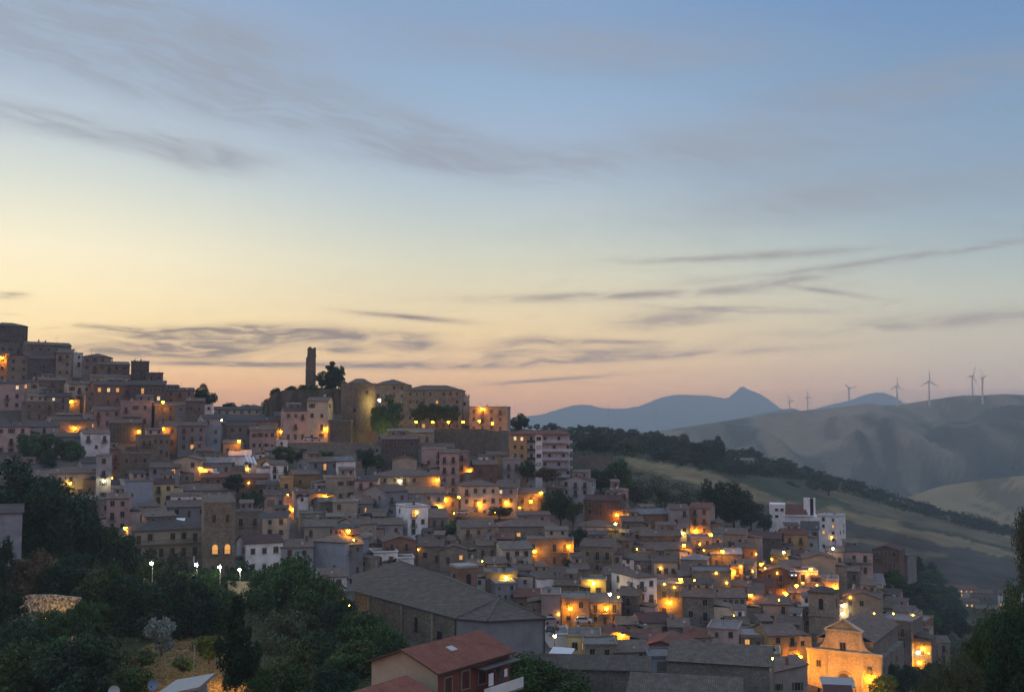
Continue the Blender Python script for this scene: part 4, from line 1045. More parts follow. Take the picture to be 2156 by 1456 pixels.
1268 922 36 8 0 h 9 c k 1 3;low pale farmhouse behind the trees right of the apartment block|ant=0,name=farmhouse,down=3
70 1022 40 22 8 x 7 s k 1 2;little grey house between the ivy garden and the huge dark trees|ant=0
190 1000 34 26 10 x 7 g d 1 2;small slate-roofed house above the broad hipped roof with the yellow lamp|D=270
128 862 34 24 -8 x 7 c k 1 2;small pale house tucked between the cream and low grey houses of the upper left|D=321
300 872 40 26 6 x 7 t k 1 2;small tan house directly under the lit arched openings|D=313
410 872 36 28 -6 x 7 d k 1 2;small dark house behind the tall grey one of the upper left|D=305
432 975 36 26 10 x 7 s k 1 2;small stone house between the tall grey house and the hanging sheet|D=280
488 958 36 26 -8 x 7 t k 1 2;small tan house under the strong lamp left of the castle road|D=285
575 972 34 24 8 x 7 g k 1 1;small grey house at the left end of the hedge|D=287
560 1044 40 24 -6 x 7 d k 1 2;small dark-roofed house directly behind the round bush|D=262
622 1050 34 22 12 y 7 c k 1 1;small cream gable above the mauve house with the arched window|D=264
668 1062 36 24 0 x 7 t k 1 2;small tan house left of the tall yellow lamp post|D=255
690 1082 34 26 14 x 7 s k 1 1;small stone house below the tall yellow lamp post|D=250
800 1075 36 26 8 x 7 c k 1 2;small cream house right of the pinkish one by the tall yellow lamp|D=256
792 1100 42 20 -8 x 7 d k 1 2;small dark house behind the deep yellow side wall|D=246
756 1158 40 22 8 x 7 s k 1 2;small grey house right below the deep yellow side wall|D=224
905 1160 40 24 10 x 7 g k 1 2;small grey house behind the brown gable with the tiny window|D=233
948 1158 36 22 -8 y 7 c k 1 1;small cream gable left of the cream house with two tall windows|D=234
1025 1172 42 24 6 x 7 t k 1 2;small tan house under the cream one with two dark tall windows|D=228
1000 1210 36 20 0 x 7 s k 1 1;small stone house behind the belfry block's roof|D=216
1102 1224 40 24 8 x 7 c k 1 2;small cream house left of the small white-walled one|D=215
1178 1232 40 26 -6 x 7 s k 1 2;small stone house under the tan house with balconies|D=213
1222 1222 36 24 10 x 7 t k 1 1;small tan house under the round tree near the rubble house|D=214
1290 1192 40 26 6 x 7 g k 1 2;small grey house right of the rubble-stone house|D=226
1310 1160 44 22 -8 x 7 s d 1 2;small dark-roofed house right of the grey house by the bright lamp|D=242
1292 1140 34 24 8 x 7 t k 1 2;small tan house under the wide grey hipped roof|D=247
1350 1140 40 20 6 x 7 g k 1 2;small grey house left of the long brown-walled one|D=252
1440 1178 34 26 8 x 7 c k 1 2;small cream house left under the blank pale pink house|D=243
1500 1178 38 24 -6 x 7 s k 1 2;small stone house right under the blank pale pink house|D=244
1572 1176 40 24 10 x 7 b k 1 2;small brown house in front of the dark house with a plum roof|D=247
1642 1196 36 28 -8 x 7 t k 2 1;small tan house up the street behind the car headlights|D=252
1760 1186 34 26 6 x 7 p k 1 2;small pinkish house left of the balconied apartment house|D=262
1690 1190 34 22 8 x 7 s m 1 1;small maroon-roofed house behind the large cream gable|D=260
1568 1212 36 24 -8 x 7 g k 1 2;small grey house right of the narrow orange-lit wall|D=236
1620 1222 40 22 8 x 7 d k 1 2;small dark house above the very large tiled gable|D=244
1450 1238 40 24 6 x 7 s k 1 2;small stone house left of the large blind grey block|D=222
1560 1262 38 28 -6 x 7 p k 1 2;small pinkish house right of the large blind grey block|D=224
1618 1290 38 22 8 x 7 s k 1 2;small stone house above the flat grey terrace near the bell tower|D=222
1680 1282 40 34 -6 x 8 t k 2 2;tan house squeezed left of the bell tower|D=226
1700 1322 34 40 8 f 7 d d 2 1;dark narrow house between the flat grey terrace and the bell tower|D=214
1660 1340 44 26 -8 x 8 s k 1 2;stone house behind the large grey roof left of the church square|D=200
1555 1342 44 28 8 x 7 c k 1 2;small cream house left of the broad white metal roof|D=194
1450 1302 30 46 -6 f 7 g k 2 1;narrow grey house right of the olive-grey one|D=207
1322 1338 40 24 8 x 7 t k 1 1;small tan house left of the plum-coloured roof|D=190
1720 1262 30 24 8 x 7 g k 1 1;small grey house below the white box-like house|D=234
1790 1222 34 20 -6 x 7 s k 1 2;small stone house right of the orange lamp by the low cream house|D=255
1905 1352 34 44 -14 f 8 t k 2 2;tan house right behind the nave of the floodlit church|D=222
1900 1318 36 30 -14 x 8 g k 1 2;small grey house on the edge of the wooded gully|D=236
1732 1003 14 9 0 x 8 b m 1 1;tiny red-brown house on the distant tree line|ant=0,name=farmhouse,down=3
''')
# ================================================================= LANDMARKS
class Loc:
    """local frame facing the viewer: px/py offsets turned into metres"""
    def __init__(s, px, py, D, rot=0.0):
        s.px, s.py, s.D, s.k = px, py, D, SC(D) / F
        s.loc = P(px, py, D); s.a = R(rot) - math.atan2(s.loc.x, s.loc.y); s.c = math.cos(R(rot))
    def x(s, px): return (px - s.px) * s.k / s.c
    def z(s, py): return (s.py - py) * s.k
    def root(s, name, label, cat, group=None):
        return tag(empty(name, s.loc, s.a), label, cat, group)

def rough_ring(b, cx, cy, z0, z1, r0, r1, n, nz, mi=0, seed=1, amp=.12, top_amp=0.0):
    rings = []
    for i in range(nz + 1):
        t = i / nz; r = r0 + (r1 - r0) * t
        rings.append([(cx + (r + mnoise.noise(Vector((math.cos(6.2832 * j / n) * 2, math.sin(6.2832 * j / n) * 2, t * 4 + seed))) * amp) * math.cos(6.2832 * j / n),
                       cy + (r + mnoise.noise(Vector((math.cos(6.2832 * j / n) * 2, math.sin(6.2832 * j / n) * 2, t * 4 + seed))) * amp) * math.sin(6.2832 * j / n),
                       z0 + (z1 - z0) * t + (mnoise.noise(Vector((j * .9, seed, 2))) * top_amp if i == nz else 0)) for j in range(n)])
    for i in range(nz):
        for j in range(n):
            q = (j + 1) % n; b.face([rings[i][j], rings[i][q], rings[i + 1][q], rings[i + 1][j]], mi)
    b.face(rings[-1], mi)

# -- ruined tower on the mound
L = Loc(653, 818, 352); r = L.root('ruined_tower', 'tall thin ruined stone tower standing alone on the grassy mound', 'tower')
b = MB()
def jag(x0, x1, y0, y1, z0, z1, n, seed):
    pts0 = [(x0, y0), (x1, y0), (x1, y1), (x0, y1)]; prev = [(p[0], p[1], z0) for p in pts0]
    for i in range(1, n + 1):
        t = i / n; s = 1 - .05 * t
        cur = [(p[0] * s + mnoise.noise(Vector((i * .7, p[0], seed))) * .22, p[1] * s + mnoise.noise(Vector((i * .7, p[1], seed + 4))) * .22, z0 + (z1 - z0) * t) for p in pts0]
        for a in range(4): q = (a + 1) % 4; b.face([prev[a], prev[q], cur[q], cur[a]])
        prev = cur
    b.face(prev)
jag(L.x(643), L.x(665), 0, 5.4, -3, L.z(752), 12, 1); jag(L.x(646), L.x(664.5), .3, 4.0, L.z(752), L.z(733), 5, 2)
jag(L.x(648), L.x(655), .6, 3.0, L.z(733), L.z(729.5), 2, 3); jag(L.x(659), L.x(664), .6, 3.0, L.z(733), L.z(730.5), 2, 5)
b.build('masonry', W['e'], r)
# -- mound masonry ledge
L = Loc(650, 872, 344); r = L.root('castle_rock', 'weathered rock and rubble scarp carrying the ruined tower', 'rock')
b = MB(); rng = random.Random(5)
pts = [(555, 870), (561, 850), (570, 836), (580, 826), (600, 823), (628, 820), (660, 820), (700, 818), (724, 820), (727, 872)]
top = [Vector((L.x(x), 0 + mnoise.noise(Vector((x * .05, 0, 0))) * 1.2, L.z(y))) for x, y in pts]
for i in range(len(top) - 1):
    a, c = top[i], top[i + 1]; n = 6
    for k in range(n):
        p, q = a.lerp(c, k / n), a.lerp(c, (k + 1) / n)
        def dn(v, s): return Vector((v.x, v.y - 6 * s + mnoise.noise(v * .45) * 2.6 + mnoise.noise(v * 1.3) * .9, v.z * (1 - s) - 7 * s))
        prev = (p, q)
        for m in range(1, 6):
            s = m / 5; cur = (dn(p, s), dn(q, s)); b.face([cur[0], cur[1], prev[1], prev[0]]); prev = cur
        b.face([p, q, q + Vector((0, 9, -.3)), p + Vector((0, 9, -.3))])
b.build('rubble', land_mat('rock_rubble', 0.5, False, (0.13, 0.11, 0.08), 0.5, 1.0, .6), r)

# -- round castle tower
L = Loc(754, 928, 316); r = L.root('castle_tower', 'broad round castle tower lit yellow from its right side', 'tower')
b = MB(); rad = 37 * L.k; cy = rad
rough_ring(b, 0, cy, -6, L.z(880), rad * .93, rad * 1.0, 56, 8, 0, 1, .10)
rough_ring(b, 0, cy, L.z(880), L.z(806), rad * 1.0, rad * .985, 56, 12, 0, 3, .14, .5)
b.build('wall', W['e'], r, True)
def tower_opening(ang, py, w, h, nm='window'):
    q = MB(); q.box(-w / 2, w / 2, -.12, .3, 0, h); q.box(-w / 2 - .15, w / 2 + .15, -.16, .3, -.2, -.003)
    o = q.build(nm, [M_GLASS], r); a = R(ang); o.location = (math.sin(a) * rad, cy - math.cos(a) * rad, L.z(py)); o.rotation_euler = (0, 0, a)
tower_opening(28, 828, 1.0, 1.1); tower_opening(-12, 866, .9, 1.1)
b = MB(); rr = 27 * L.k
for i in range(24):
    a0, a1 = 6.2832 * i / 24, 6.2832 * (i + 1) / 24
    slab_face(b, [V3(math.cos(a0) * rr + .5, cy + math.sin(a0) * rr, L.z(806)), V3(math.cos(a1) * rr + .5, cy + math.sin(a1) * rr, L.z(806)), V3(math.cos(a1) * rr * .35 + .5, cy + math.sin(a1) * rr * .35, L.z(796)), V3(math.cos(a0) * rr * .35 + .5, cy + math.sin(a0) * rr * .35, L.z(796))], .2)
b.face([(math.cos(6.2832 * i / 24) * rr * .35 + .5, cy + math.sin(6.2832 * i / 24) * rr * .35, L.z(796)) for i in range(24)])
b.build('roof', RM['k'], r)
# -- castle wings
house(822, 905, 72, 96, -8, 'h', 12, 's', 'k', 4, 3, 'tall castle wing joined to the right of the round tower', 'castle_wing', 'castle', clutter=0, D=334, seed=3, bal=0, door=False, chim=0, ant=0, shut='C')
house(824, 905, 40, 101, -8, 'h', 8, 's', 'k', 0, 0, 'raised roof block on top of the tall castle wing', 'castle_wing', 'castle', clutter=0, D=339, chim=0, ant=0)
house(910, 905, 122, 84, -8, 'h', 13, 's', 'k', 3, 8, 'long castle wing with a hipped roof above the lamp-lit terrace', 'castle_wing', 'castle', clutter=0, D=333, seed=6, bal=0, door=False, chim=0, ant=0, shut='C')
L = Loc(978, 905, 338); r = L.root('battlement_tower', 'small pale square tower with a crenellated top right of the castle', 'tower')
b = MB(); w = 10 * L.k; b.box(-w, w, 0, 2 * w, -5, L.z(836)); b.box(-w - .15, w + .15, -.15, 2 * w + .15, L.z(836) + .003, L.z(834))
b.build('wall', W['c'], r)
b = MB()
for i in range(4):
    x = -w + i * w * .58; b.box(x, x + w * .3, -.14, .25, L.z(834) + .003, L.z(830)); b.box(x, x + w * .3, 2 * w - .25, 2 * w + .1, L.z(834) + .003, L.z(830))
b.build('battlement', W['c'], r); put_window(r, 'w', 0, 0, L.z(853))
house(1028, 908, 80, 50, -6, 'f', 14, 't', 'g', 2, 4, 'flat-topped tan terrace building at the right end of the castle', 'terrace_building', 'building', D=331, seed=4, bal=.2, chim=0, ant=1)

M_PALESTONE, _n, _b = new_mat('pale_dry_stones'); _v, _r = objvec(_n)
_vo = _n.new('ShaderNodeTexVoronoi'); _n.l.new(_v, _vo.inputs['Vector']); _vo.inputs['Scale'].default_value = 2.6
_bw = _n.new('ShaderNodeRGBToBW'); _n.l.new(_vo.outputs['Color'], _bw.inputs[0])
_n.l.new(_n.mix(_n.smooth(_vo.outputs['Distance'], .48, .75), _n.ramp(_bw.outputs[0], [(.2, (.26, .22, .18, 1)), (.8, (.62, .56, .48, 1))]), (.10, .08, .06, 1)), _b.inputs['Base Color']); _b.inputs['Roughness'].default_value = .9
# -- bastion: solid terrace with a curved retaining wall
def terrace(name, pts, back, zdown, mats, label, cat, parapet=.9):
    fr = [P(x, y, d) for x, y, d in pts]; zt = sum(p.z for p in fr) / len(fr)
    r = tag(empty(name, (fr[0].x, fr[0].y, zt)), label, cat); o = Vector((fr[0].x, fr[0].y, 0))
    poly = []
    for i in range(len(fr) - 1):
        for k in range(6): poly.append(fr[i].lerp(fr[i + 1], k / 6))
    poly.append(fr[-1]); q = [(p.x - o.x, p.y - o.y) for p in poly]
    full = q + [(P(x, 900, d).x - o.x, SC(d) - o.y) for x, d in back]
    b = MB(); b.prism(full, -zdown * 1.45, 0, 0, True, 1); b.build('retaining_wall', mats, r)
    if parapet:
        b = MB(); tops = [p.z - zt for p in poly]
        for i in range(len(q) - 1):
            a, c = Vector(q[i]), Vector(q[i + 1]); d = (c - a).normalized(); nrm = Vector((-d.y, d.x)) * .35
            h0, h1 = max(.5, tops[i] + .4), max(.5, tops[i + 1] + .4); i0, i1 = a + nrm, c + nrm
            b.face([(a.x, a.y, .003), (c.x, c.y, .003), (c.x, c.y, h1), (a.x, a.y, h0)]); b.face([(i1.x, i1.y, .003), (i0.x, i0.y, .003), (i0.x, i0.y, h0), (i1.x, i1.y, h1)]); b.face([(a.x, a.y, h0), (c.x, c.y, h1), (i1.x, i1.y, h1), (i0.x, i0.y, h0)])
        b.build('parapet', mats[0], r)
    return r, zt
terrace('castle_terrace', [(832, 909, 324), (900, 905, 316), (960, 904, 312), (1020, 905, 312), (1052, 911, 318), (1070, 920, 330)], [(1072, 348), (840, 346)], 14, [W['e'], M_CONC], 'castle terrace with a tall curved stone retaining wall and a row of lamps', 'terrace')
terrace('castle_road', [(560, 938, 304), (620, 934, 301), (700, 932, 300), (770, 935, 301), (830, 948, 303), (860, 962, 305)], [(862, 318), (800, 316), (560, 316)], 9, [W['s'], M_CONC], 'curving castle road held by a low grey stone wall above the hedge', 'road wall')
def wall_run(name, pts, h, th, mat, label, cat='wall', down=3.0):
    h *= 1.35; fr = [P(x, y, d) for x, y, d in pts]; r = tag(empty(name, fr[0]), label, cat); b = MB()
    for i in range(len(fr) - 1):
        a, c = fr[i] - fr[0], fr[i + 1] - fr[0]; d = Vector((c.x - a.x, c.y - a.y, 0)).normalized(); n = Vector((-d.y, d.x, 0)) * th
        A = [a + V3(0, 0, -h - down), c + V3(0, 0, -h - down), c, a]
        b.face(A); b.face([p + n for p in A[::-1]]); b.face([a, c, c + n, a + n]); b.face([A[0], a, a + n, A[0] + n]); b.face([c, A[1], A[1] + n, c + n])
    b.build('masonry', mat, r); return r
wall_run('field_wall', [(1203, 958, 352), (1250, 961, 350), (1290, 962, 352), (1312, 958, 362)], 3.4, .6, W['s'], 'long grey field wall under the trees right of the apartment block')
wall_run('garden_wall', [(1040, 1092, 266), (1120, 1090, 268), (1160, 1095, 270)], 2.0, .5, W['s'], 'low garden wall under the orange lamps of the middle quarter')
wall_run('garden_wall', [(940, 1140, 240), (990, 1146, 238)], 2.0, .5, W['s'], 'short garden wall left of the cream house with two dark tall windows')
wall_run('dry_stone_wall', [(26, 1258, 146), (60, 1252, 145), (110, 1252, 144), (168, 1258, 144)], 4.2, .8, M_PALESTONE, 'floodlit dry stone wall among the dark trees at the bottom left')
wall_run('park_wall', [(480, 1222, 178), (520, 1224, 177), (530, 1228, 176)], 1.3, .5, W['t'], 'short bright park wall beneath the rightmost white globe lamp')
wall_run('roadside_wall', [(1176, 1322, 188), (1240, 1322, 187), (1320, 1324, 187)], 1.2, .4, W['t'], 'low wall along the courtyard street where the white cars stand')

# -- stairs by the tower
L = Loc(805, 950, 300, -30); r = L.root('stone_stairs', 'lit stone stairs climbing past the foot of the round castle tower', 'stairs'); b = MB()
for i in range(26): b.box(-2.0 + i * .0, 2.0, i * .6, i * .6 + .62, -4, .26 * i)
b.build('steps', W['s'], r)
b = MB(); b.box(2.05, 2.4, 0, 11, -3, .4); b.box(2.05, 2.4, 0, 11.0, .4, 5.4, 0) if False else None
b.face([(2.05, 0, .6), (2.05, 15.6, 7.6), (2.05, 15.6, -3), (2.05, 0, -3)]); b.face([(2.4, 15.6, 7.6), (2.4, 0, .6), (2.4, 0, -3), (2.4, 15.6, -3)]); b.face([(2.05, 0, .6), (2.4, 0, .6), (2.4, 15.6, 7.6), (2.05, 15.6, 7.6)])
b.build('side_wall', W['s'], r)

# -- five-storey apartment block
L = Loc(1137, 1003, 300, -4); r = L.root('apartment_block', 'five-storey grey apartment block with long balconies and a red roof edge', 'apartment block')
b = MB(); x0, x1, xm, xb = L.x(1073), L.x(1203), L.x(1110), L.x(1142); zt = L.z(914)
PALEG = wall_mat('pale_grey_render', (0.46, 0.49, 0.54)); b.box(xm, x1 - 1.2, 0, 13, -8, zt); b.build('wall', PALEG, r)
b = MB(); b.box(x0, xm - .02, -.8, 12, -8, zt); b.build('corner_wing', W['o'], r)
b = MB(); b.box(xm + 3.2, xb, -.5, -.003, -6, zt - .2); b.build('stair_bay', W['w'], r)
b = MB(); zr = zt + .02
slab_face(b, [V3(x0 - .5, -1.4, zr), V3(x1 - .4, -1.2, zr), V3(x1 - 5, 6, zr + 1.4), V3(x0 + 4, 6, zr + 1.4)], .2, 0, 0); slab_face(b, [V3(x1 - .4, -1.2, zr), V3(x1 - .4, 13.5, zr), V3(x1 - 5, 6, zr + 1.4)], .2); slab_face(b, [V3(x0 - .5, 13.5, zr), V3(x0 - .5, -1.4, zr), V3(x0 + 4, 6, zr + 1.4)], .2)
b.build('roof', RM['r'], r); fh = (zt - L.z(1003)) / 5.0
for i in range(5):
    z0 = zt - (i + 1) * fh
    q = MB(); q.box(xb + .01, x1 + .4, -1.5, -.003, z0 - .18, z0, 0, ''); q.box(xb + .01, x1 + .4, -1.5, -1.38, z0 + .003, z0 + .95, 1); q.box(x1 + .28, x1 + .4, -1.375, -.003, z0 + .003, z0 + .95, 1)
    q.build('balcony', [PALEG, PALEG], r)
    for j in range(6): put_window(r, 'dF' if (i + j) % 3 else 'd', xb + 1.0 + j * 1.75, 0, z0 + .02)
    put_window(r, 'bF' if i % 2 else 'b', (xm + 3.2 + xb) / 2, -.5, z0 + .8)
    q = MB(); q.box(xm + .1, xm + 3.1, -1.1, -.003, z0 - .16, z0, 0); q.box(xm + .1, xm + 3.1, -1.1, -1.02, z0 + .003, z0 + .95, 1); q.build('balcony', [M_TRIM, M_IRON], r)
    put_window(r, 'd', xm + 1.6, 0, z0 + .02)
    put_window(r, 'w', x0 + 2.2, -.8, z0 + .9, 0, 'pale' if i == 0 else None); put_window(r, 'w', x0 + 4.8, -.8, z0 + .7, 0, 'pale' if i == 0 else None)

# -- stone palace with two arched lit windows
L = Loc(461, 1215, 198, 4); r = L.root('stone_palace', 'tall plain stone palace with two arched lit windows beside the park lamps', 'palace')
b = MB(); x0, x1, zt = L.x(429), L.x(492), L.z(1062); b.box(x0, x1, 0, 11, -6, zt); b.box(x0 - .15, x1 + .15, -.15, 11.15, zt + .003, zt + .35); b.build('wall', W['t'], r)
b = MB(); b.box(x0 - .08, x1 + .08, -.1, -.003, L.z(1118), L.z(1116)); b.build('cornice', M_TRIM, r)
b = MB(); slab_face(b, [V3(x0 - .1, .2, zt + .36), V3(x1 + .1, .2, zt + .36), V3(x1 + .1, 11, zt + 1.6), V3(x0 - .1, 11, zt + 1.6)], .15); b.build('roof', RM['k'], r)
def arch_mesh(name, w, h, y0, y1, mats, fw=.18, n=10):
    b = MB(); hh = h - w / 2
    pts = [(-w / 2, 0)] + [(-w / 2 * math.cos(math.pi * i / n), hh + w / 2 * math.sin(math.pi * i / n)) for i in range(n + 1)] + [(w / 2, 0)]
    b.face([(x, y0 + .03, z) for x, z in pts][::-1], 0)
    out = [(-w / 2 - fw, 0)] + [(-(w / 2 + fw) * math.cos(math.pi * i / n), hh + (w / 2 + fw) * math.sin(math.pi * i / n)) for i in range(n + 1)] + [(w / 2 + fw, 0)]
    for i in range(len(pts) - 1):
        a, c, d, e = pts[i], pts[i + 1], out[i + 1], out[i]
        b.face([(a[0], y0, a[1]), (c[0], y0, c[1]), (d[0], y0, d[1]), (e[0], y0, e[1])][::-1], 1); b.face([(e[0], y0, e[1]), (d[0], y0, d[1]), (d[0], y1, d[1]), (e[0], y1, e[1])][::-1], 1)
    return b.mesh(name, mats)
for x in (449, 476): put_window(r, 'dC', L.x(x), 0, L.z(1102), 0, None, .95)
am = arch_mesh('arched_window', 1.3, 2.3, -.12, 0, [M_LITW, M_TRIM])
for x in (452, 477):
    o = link('arched_window', am, r); o.location = (L.x(x), 0, L.z(1166)); bo = link('balcony', balcony_mesh(), r); bo.location = (L.x(x), 0, L.z(1166))
for x in (448, 476): put_window(r, 'n', L.x(x), 0, L.z(1208))

# -- belfry block
L = Loc(985, 1250, 202, 0); r = L.root('belfry', 'square brick belfry block with arched openings above the great church roof', 'belfry')
r.rotation_euler = (0, 0, L.a + R(24))
b = MB(); b.box(-2.6, 2.6, 0, 5.2, -6, L.z(1196)); b.build('wall', W['b'], r)
b = MB(); b.box(-2.85, 2.85, -.25, 5.45, L.z(1196) + .003, L.z(1191)); b.build('cornice', M_CONC, r)
am = arch_mesh('arched_opening', 1.3, 2.9, -.1, 0, [M_GLASS, W['b']])
o = link('arched_opening', am, r); o.location = (.2, 0, L.z(1232)); o = link('arched_opening', am, r); o.location = (-2.6, 2.6, L.z(1232)); o.rotation_euler = (0, 0, -math.pi / 2)

# -- the great church with the rough grey roof
r0 = P(960, 1300, 150); root = tag(empty('great_church', (r0.x, r0.y, r0.z - 11), 0), 'great dark stone church with a vast rough grey tiled roof in the foreground', 'church')
def CP(px, py, d): p = PR(px, py, d); return Vector((p.x - r0.x, p.y - r0.y, p.z - r0.z + 11))
A_, B_, C_, E_ = CP(745, 1243, 231.9), CP(960, 1300, 200), CP(1025, 1306, 197.2), CP(1150, 1300, 200.2)
A2, R2, R1 = CP(741, 1213, 253), CP(840, 1179, 250.8), CP(1050, 1257, 209.4)
Fv = E_ + Vector((-20, 52, 0)); ez = B_.z
for v in (A_, B_, C_, E_, Fv): v.z = ez
A2.z = ez + .3
wl = [A_, B_, C_, E_, Fv, A2]; b = MB()
inw = [v + (Vector((0, 18, 0)) + Vector((B_.x - 2, B_.y, 0)) - v).normalized() * .5 for v in wl]
n = len(inw)
for i in range(n):
    a, c = inw[i], inw[(i + 1) % n]; m_ = 0 if i in (0, 5) else 1
    b.face([(a.x, a.y, -6), (c.x, c.y, -6), (c.x, c.y, ez - .02), (a.x, a.y, ez - .02)], m_)
b.build('wall', [W['e'], W['g']], root)
b = MB()
def rslope(pts, nu=10, nv=8):
    """gently sagging tiled slope between an eave edge and a ridge edge"""
    p = pts if len(pts) == 4 else [pts[0], pts[1], pts[2], pts[2]]
    g = []
    for i in range(nv + 1):
        t = i / nv; rr_ = []
        for j in range(nu + 1):
            u = j / nu; q = (p[0].lerp(p[1], u)).lerp(p[3].lerp(p[2], u), t)
            rr_.append(q + Vector((0, 0, mnoise.noise(q * .35) * .22 * math.sin(math.pi * t) - .25 * math.sin(math.pi * t) * .5)))
        g.append(rr_)
    e = (p[1] - p[0]).normalized()
    for i in range(nv):
        for j in range(nu):
            qd = [g[i][j], g[i][j + 1], g[i + 1][j + 1], g[i + 1][j]]
            uvs = [((v - p[0]).dot(e), ((v - p[0]) - e * (v - p[0]).dot(e)).length) for v in qd]
            if (qd[2] - qd[3]).length < 1e-5: b.face(qd[:3], 0, uvs[:3])
            else: b.face(qd, 0, uvs)
rslope([A_, B_, R1, R2], 24, 10); rslope([B_, C_, R1]); rslope([C_, E_, R1]); rslope([E_, Fv, R2, R1], 20, 8); rslope([A2, A_, R2]); rslope([Fv, A2, R2], 10, 8)
ro = b.build('roof', RM['C'], root, True)
b = MB()
for i in range(3):
    a, c = wl[i], wl[i + 1]; b.tube(a + V3(0, 0, -.15), c + V3(0, 0, -.15), .16, .16, 6)
b.tube(wl[5] + V3(0, 0, -.15), wl[0] + V3(0, 0, -.15), .16, .16, 6)
b.build('gutter', M_DARKTRIM, root)
b = MB(); b.tube(R1 + V3(0, 0, .02), R2 + V3(0, 0, .02), .2, .2, 6)
for q in (B_, C_, E_): b.tube(R1, q + V3(0, 0, .1), .14, .14, 5)
b.build('ridge_tiles', RM['l'], root)
d = (A_ - B_); L_ = d.length; d.normalize(); nr = Vector((d.y, -d.x, 0)); nr = nr if nr.y < 0 else -nr; i0, i1 = inw[1], inw[0]
def on_wall(px):
    best = min(range(200), key=lambda i: abs(pyof(r0 + i0.lerp(i1, i / 200) - Vector((0, 0, 11)))[0] - px)); return i0.lerp(i1, best / 200)
for px in (778, 847, 912):
    p = on_wall(px); b = MB(); b.box(-.3, .3, -.35, .05, -6, ez - .4); o = b.build('pilaster', W['t'], root); o.location = (p.x, p.y, 0); o.rotation_euler = (0, 0, math.atan2(-d.y, -d.x))
o = MB(); o.cyl(i0.x - .1, i0.y - .2, -6, ez - .3, .14, .14, 8); o.build('downpipe', M_DARKTRIM, root)
o = MB(); o.cyl(inw[3].x, inw[3].y - .2, -6, ez - .3, .12, .12, 8); o.build('downpipe', M_DARKTRIM, root)
for px, py, w, h in ((876, 1352, 1.0, 2.6), (926, 1352, 1.6, 1.2)):
    p = on_wall(px); b = MB(); b.box(-w / 2, w / 2, -.1, .1, 0, h); b.box(-w / 2 - .15, w / 2 + .15, -.16, .1, -.2, -.003); o = b.build('window', M_GLASS, root); o.location = (p.x, p.y, (1300 - py) * 200 / F + ez); o.rotation_euler = (0, 0, math.atan2(-d.y, -d.x))

# -- foreground houses with new red tile roofs
rh = house(1000, 1600, 148, 200, 52, 'x', 8.6, 'r', 'R', 3, 4, 'foreground maroon house with a bright red tiled roof and cluttered balcony', D=89, seed=4, shut='E', ov=.45, pitch=.36, chim=0, ant=0, bal=0, door=False, down=3, clutter=0)
rh['label'] = 'foreground maroon house with a bright red tiled roof and cluttered balcony'
rh2 = house(850, 1700, 152, 190, 52, 'x', 8.8, 'o', 'R', 2, 3, 'nearest red tiled roof cut by the bottom edge of the picture', D=81, seed=6, ov=.45, pitch=.36, chim=0, ant=0, bal=0, door=False, down=2, clutter=0)
for ch in rh.children:
    if ch.name.startswith('wall'):
        ch.data.materials.append(W['c'])
        for p in ch.data.polygons:
            if p.normal.x < -.9: p.material_index = 1
Wr = 148 * SC(89) / F / math.cos(R(52)); Hr = 200 * SC(89) / F
b = MB(); b.box(-.5, Wr / 2 + .2, -1.5, -.003, Hr - 3.3, Hr - 3.1, 0); b.box(-.5, Wr / 2 + .2, -1.5, -1.4, Hr - 3.097, Hr - 2.2, 1); b.build('balcony', [M_TRIM, W['w']], rh)
b = MB(); b.box(-.4, Wr / 2, -1.45, -.05, Hr - .62, Hr - .5); b.build('balcony_awning', M_DARKTRIM, rh)
for i, (x, w, h, m_) in enumerate(((.3, .7, 1.1, M_CLOTH), (1.2, .5, .8, M_SHUT['r']), (1.9, .6, 1.0, M_SHUT['g']), (2.7, .45, .7, M_CLOTH))):
    b = MB(); b.box(x, x + w, -1.36, -1.32, Hr - 1.0 - h, Hr - 1.0); o = b.build('laundry', m_); o.parent = None; o.matrix_world = Matrix.Translation(rh.location) @ rh.rotation_euler.to_matrix().to_4x4()
    tag(o, ['white sheet', 'dark red shirt', 'dark green towel', 'small white shirt'][i] + ' hanging over the balcony of the foreground maroon house', 'laundry', 'laundry on the foreground balcony')
b = MB(); b.box(-.45, .45, -.02, .04, 0, .8); o = b.build('skylight', M_COOLW if False else M_SHUT['w'], rh); o.location = (-.6, 1.9, Hr + .9); o.rotation_euler = (R(-70), 0, 0)

# -- floodlit church: scrolled facade, nave, bell tower
L = Loc(1779, 1480, 184, -14); r = L.root('floodlit_church', 'church with a scrolled stone facade floodlit deep orange', 'church')
hw = 74 * L.k / L.c; hu = 36 * L.k / L.c; zc = L.z(1374); zp = L.z(1331); za = L.z(1310)
pts = [(-hw, -5), (-hw, zc)]
for i in range(9):
    t = i / 8; a = t * math.pi / 2; pts.append((-hw + (hw - hu) * (.30 + .70 * math.sin(a)), zc + (zp - zc) * .78 * (1 - math.cos(a)) + .0))
pts += [(-hu, zp)]
full = pts + [(-x, z) for x, z in pts[::-1]]
b = MB(); front = [(x, 0, z) for x, z in full]; bk = [(x, .9, z) for x, z in full]
body = [(-hw, -5), (hw, -5), (hw, zc), (-hw, zc)]; b.face([(x, 0, z) for x, z in body])
up = pts[1:]; upf = up + [(-x, z) for x, z in up[::-1]]
for (xa, za_), (xb_, zb_) in zip(up[1:], up[2:]): b.face([(xa, 0, zc), (xb_, 0, zc), (xb_, 0, zb_), (xa, 0, za_)]); b.face([(-xb_, 0, zc), (-xa, 0, zc), (-xa, 0, za_), (-xb_, 0, zb_)])
b.face([(-hu, 0, zc), (hu, 0, zc), (hu, 0, zp), (-hu, 0, zp)]); b.face([(-hu, 0, zp), (hu, 0, zp), (0, 0, za)])
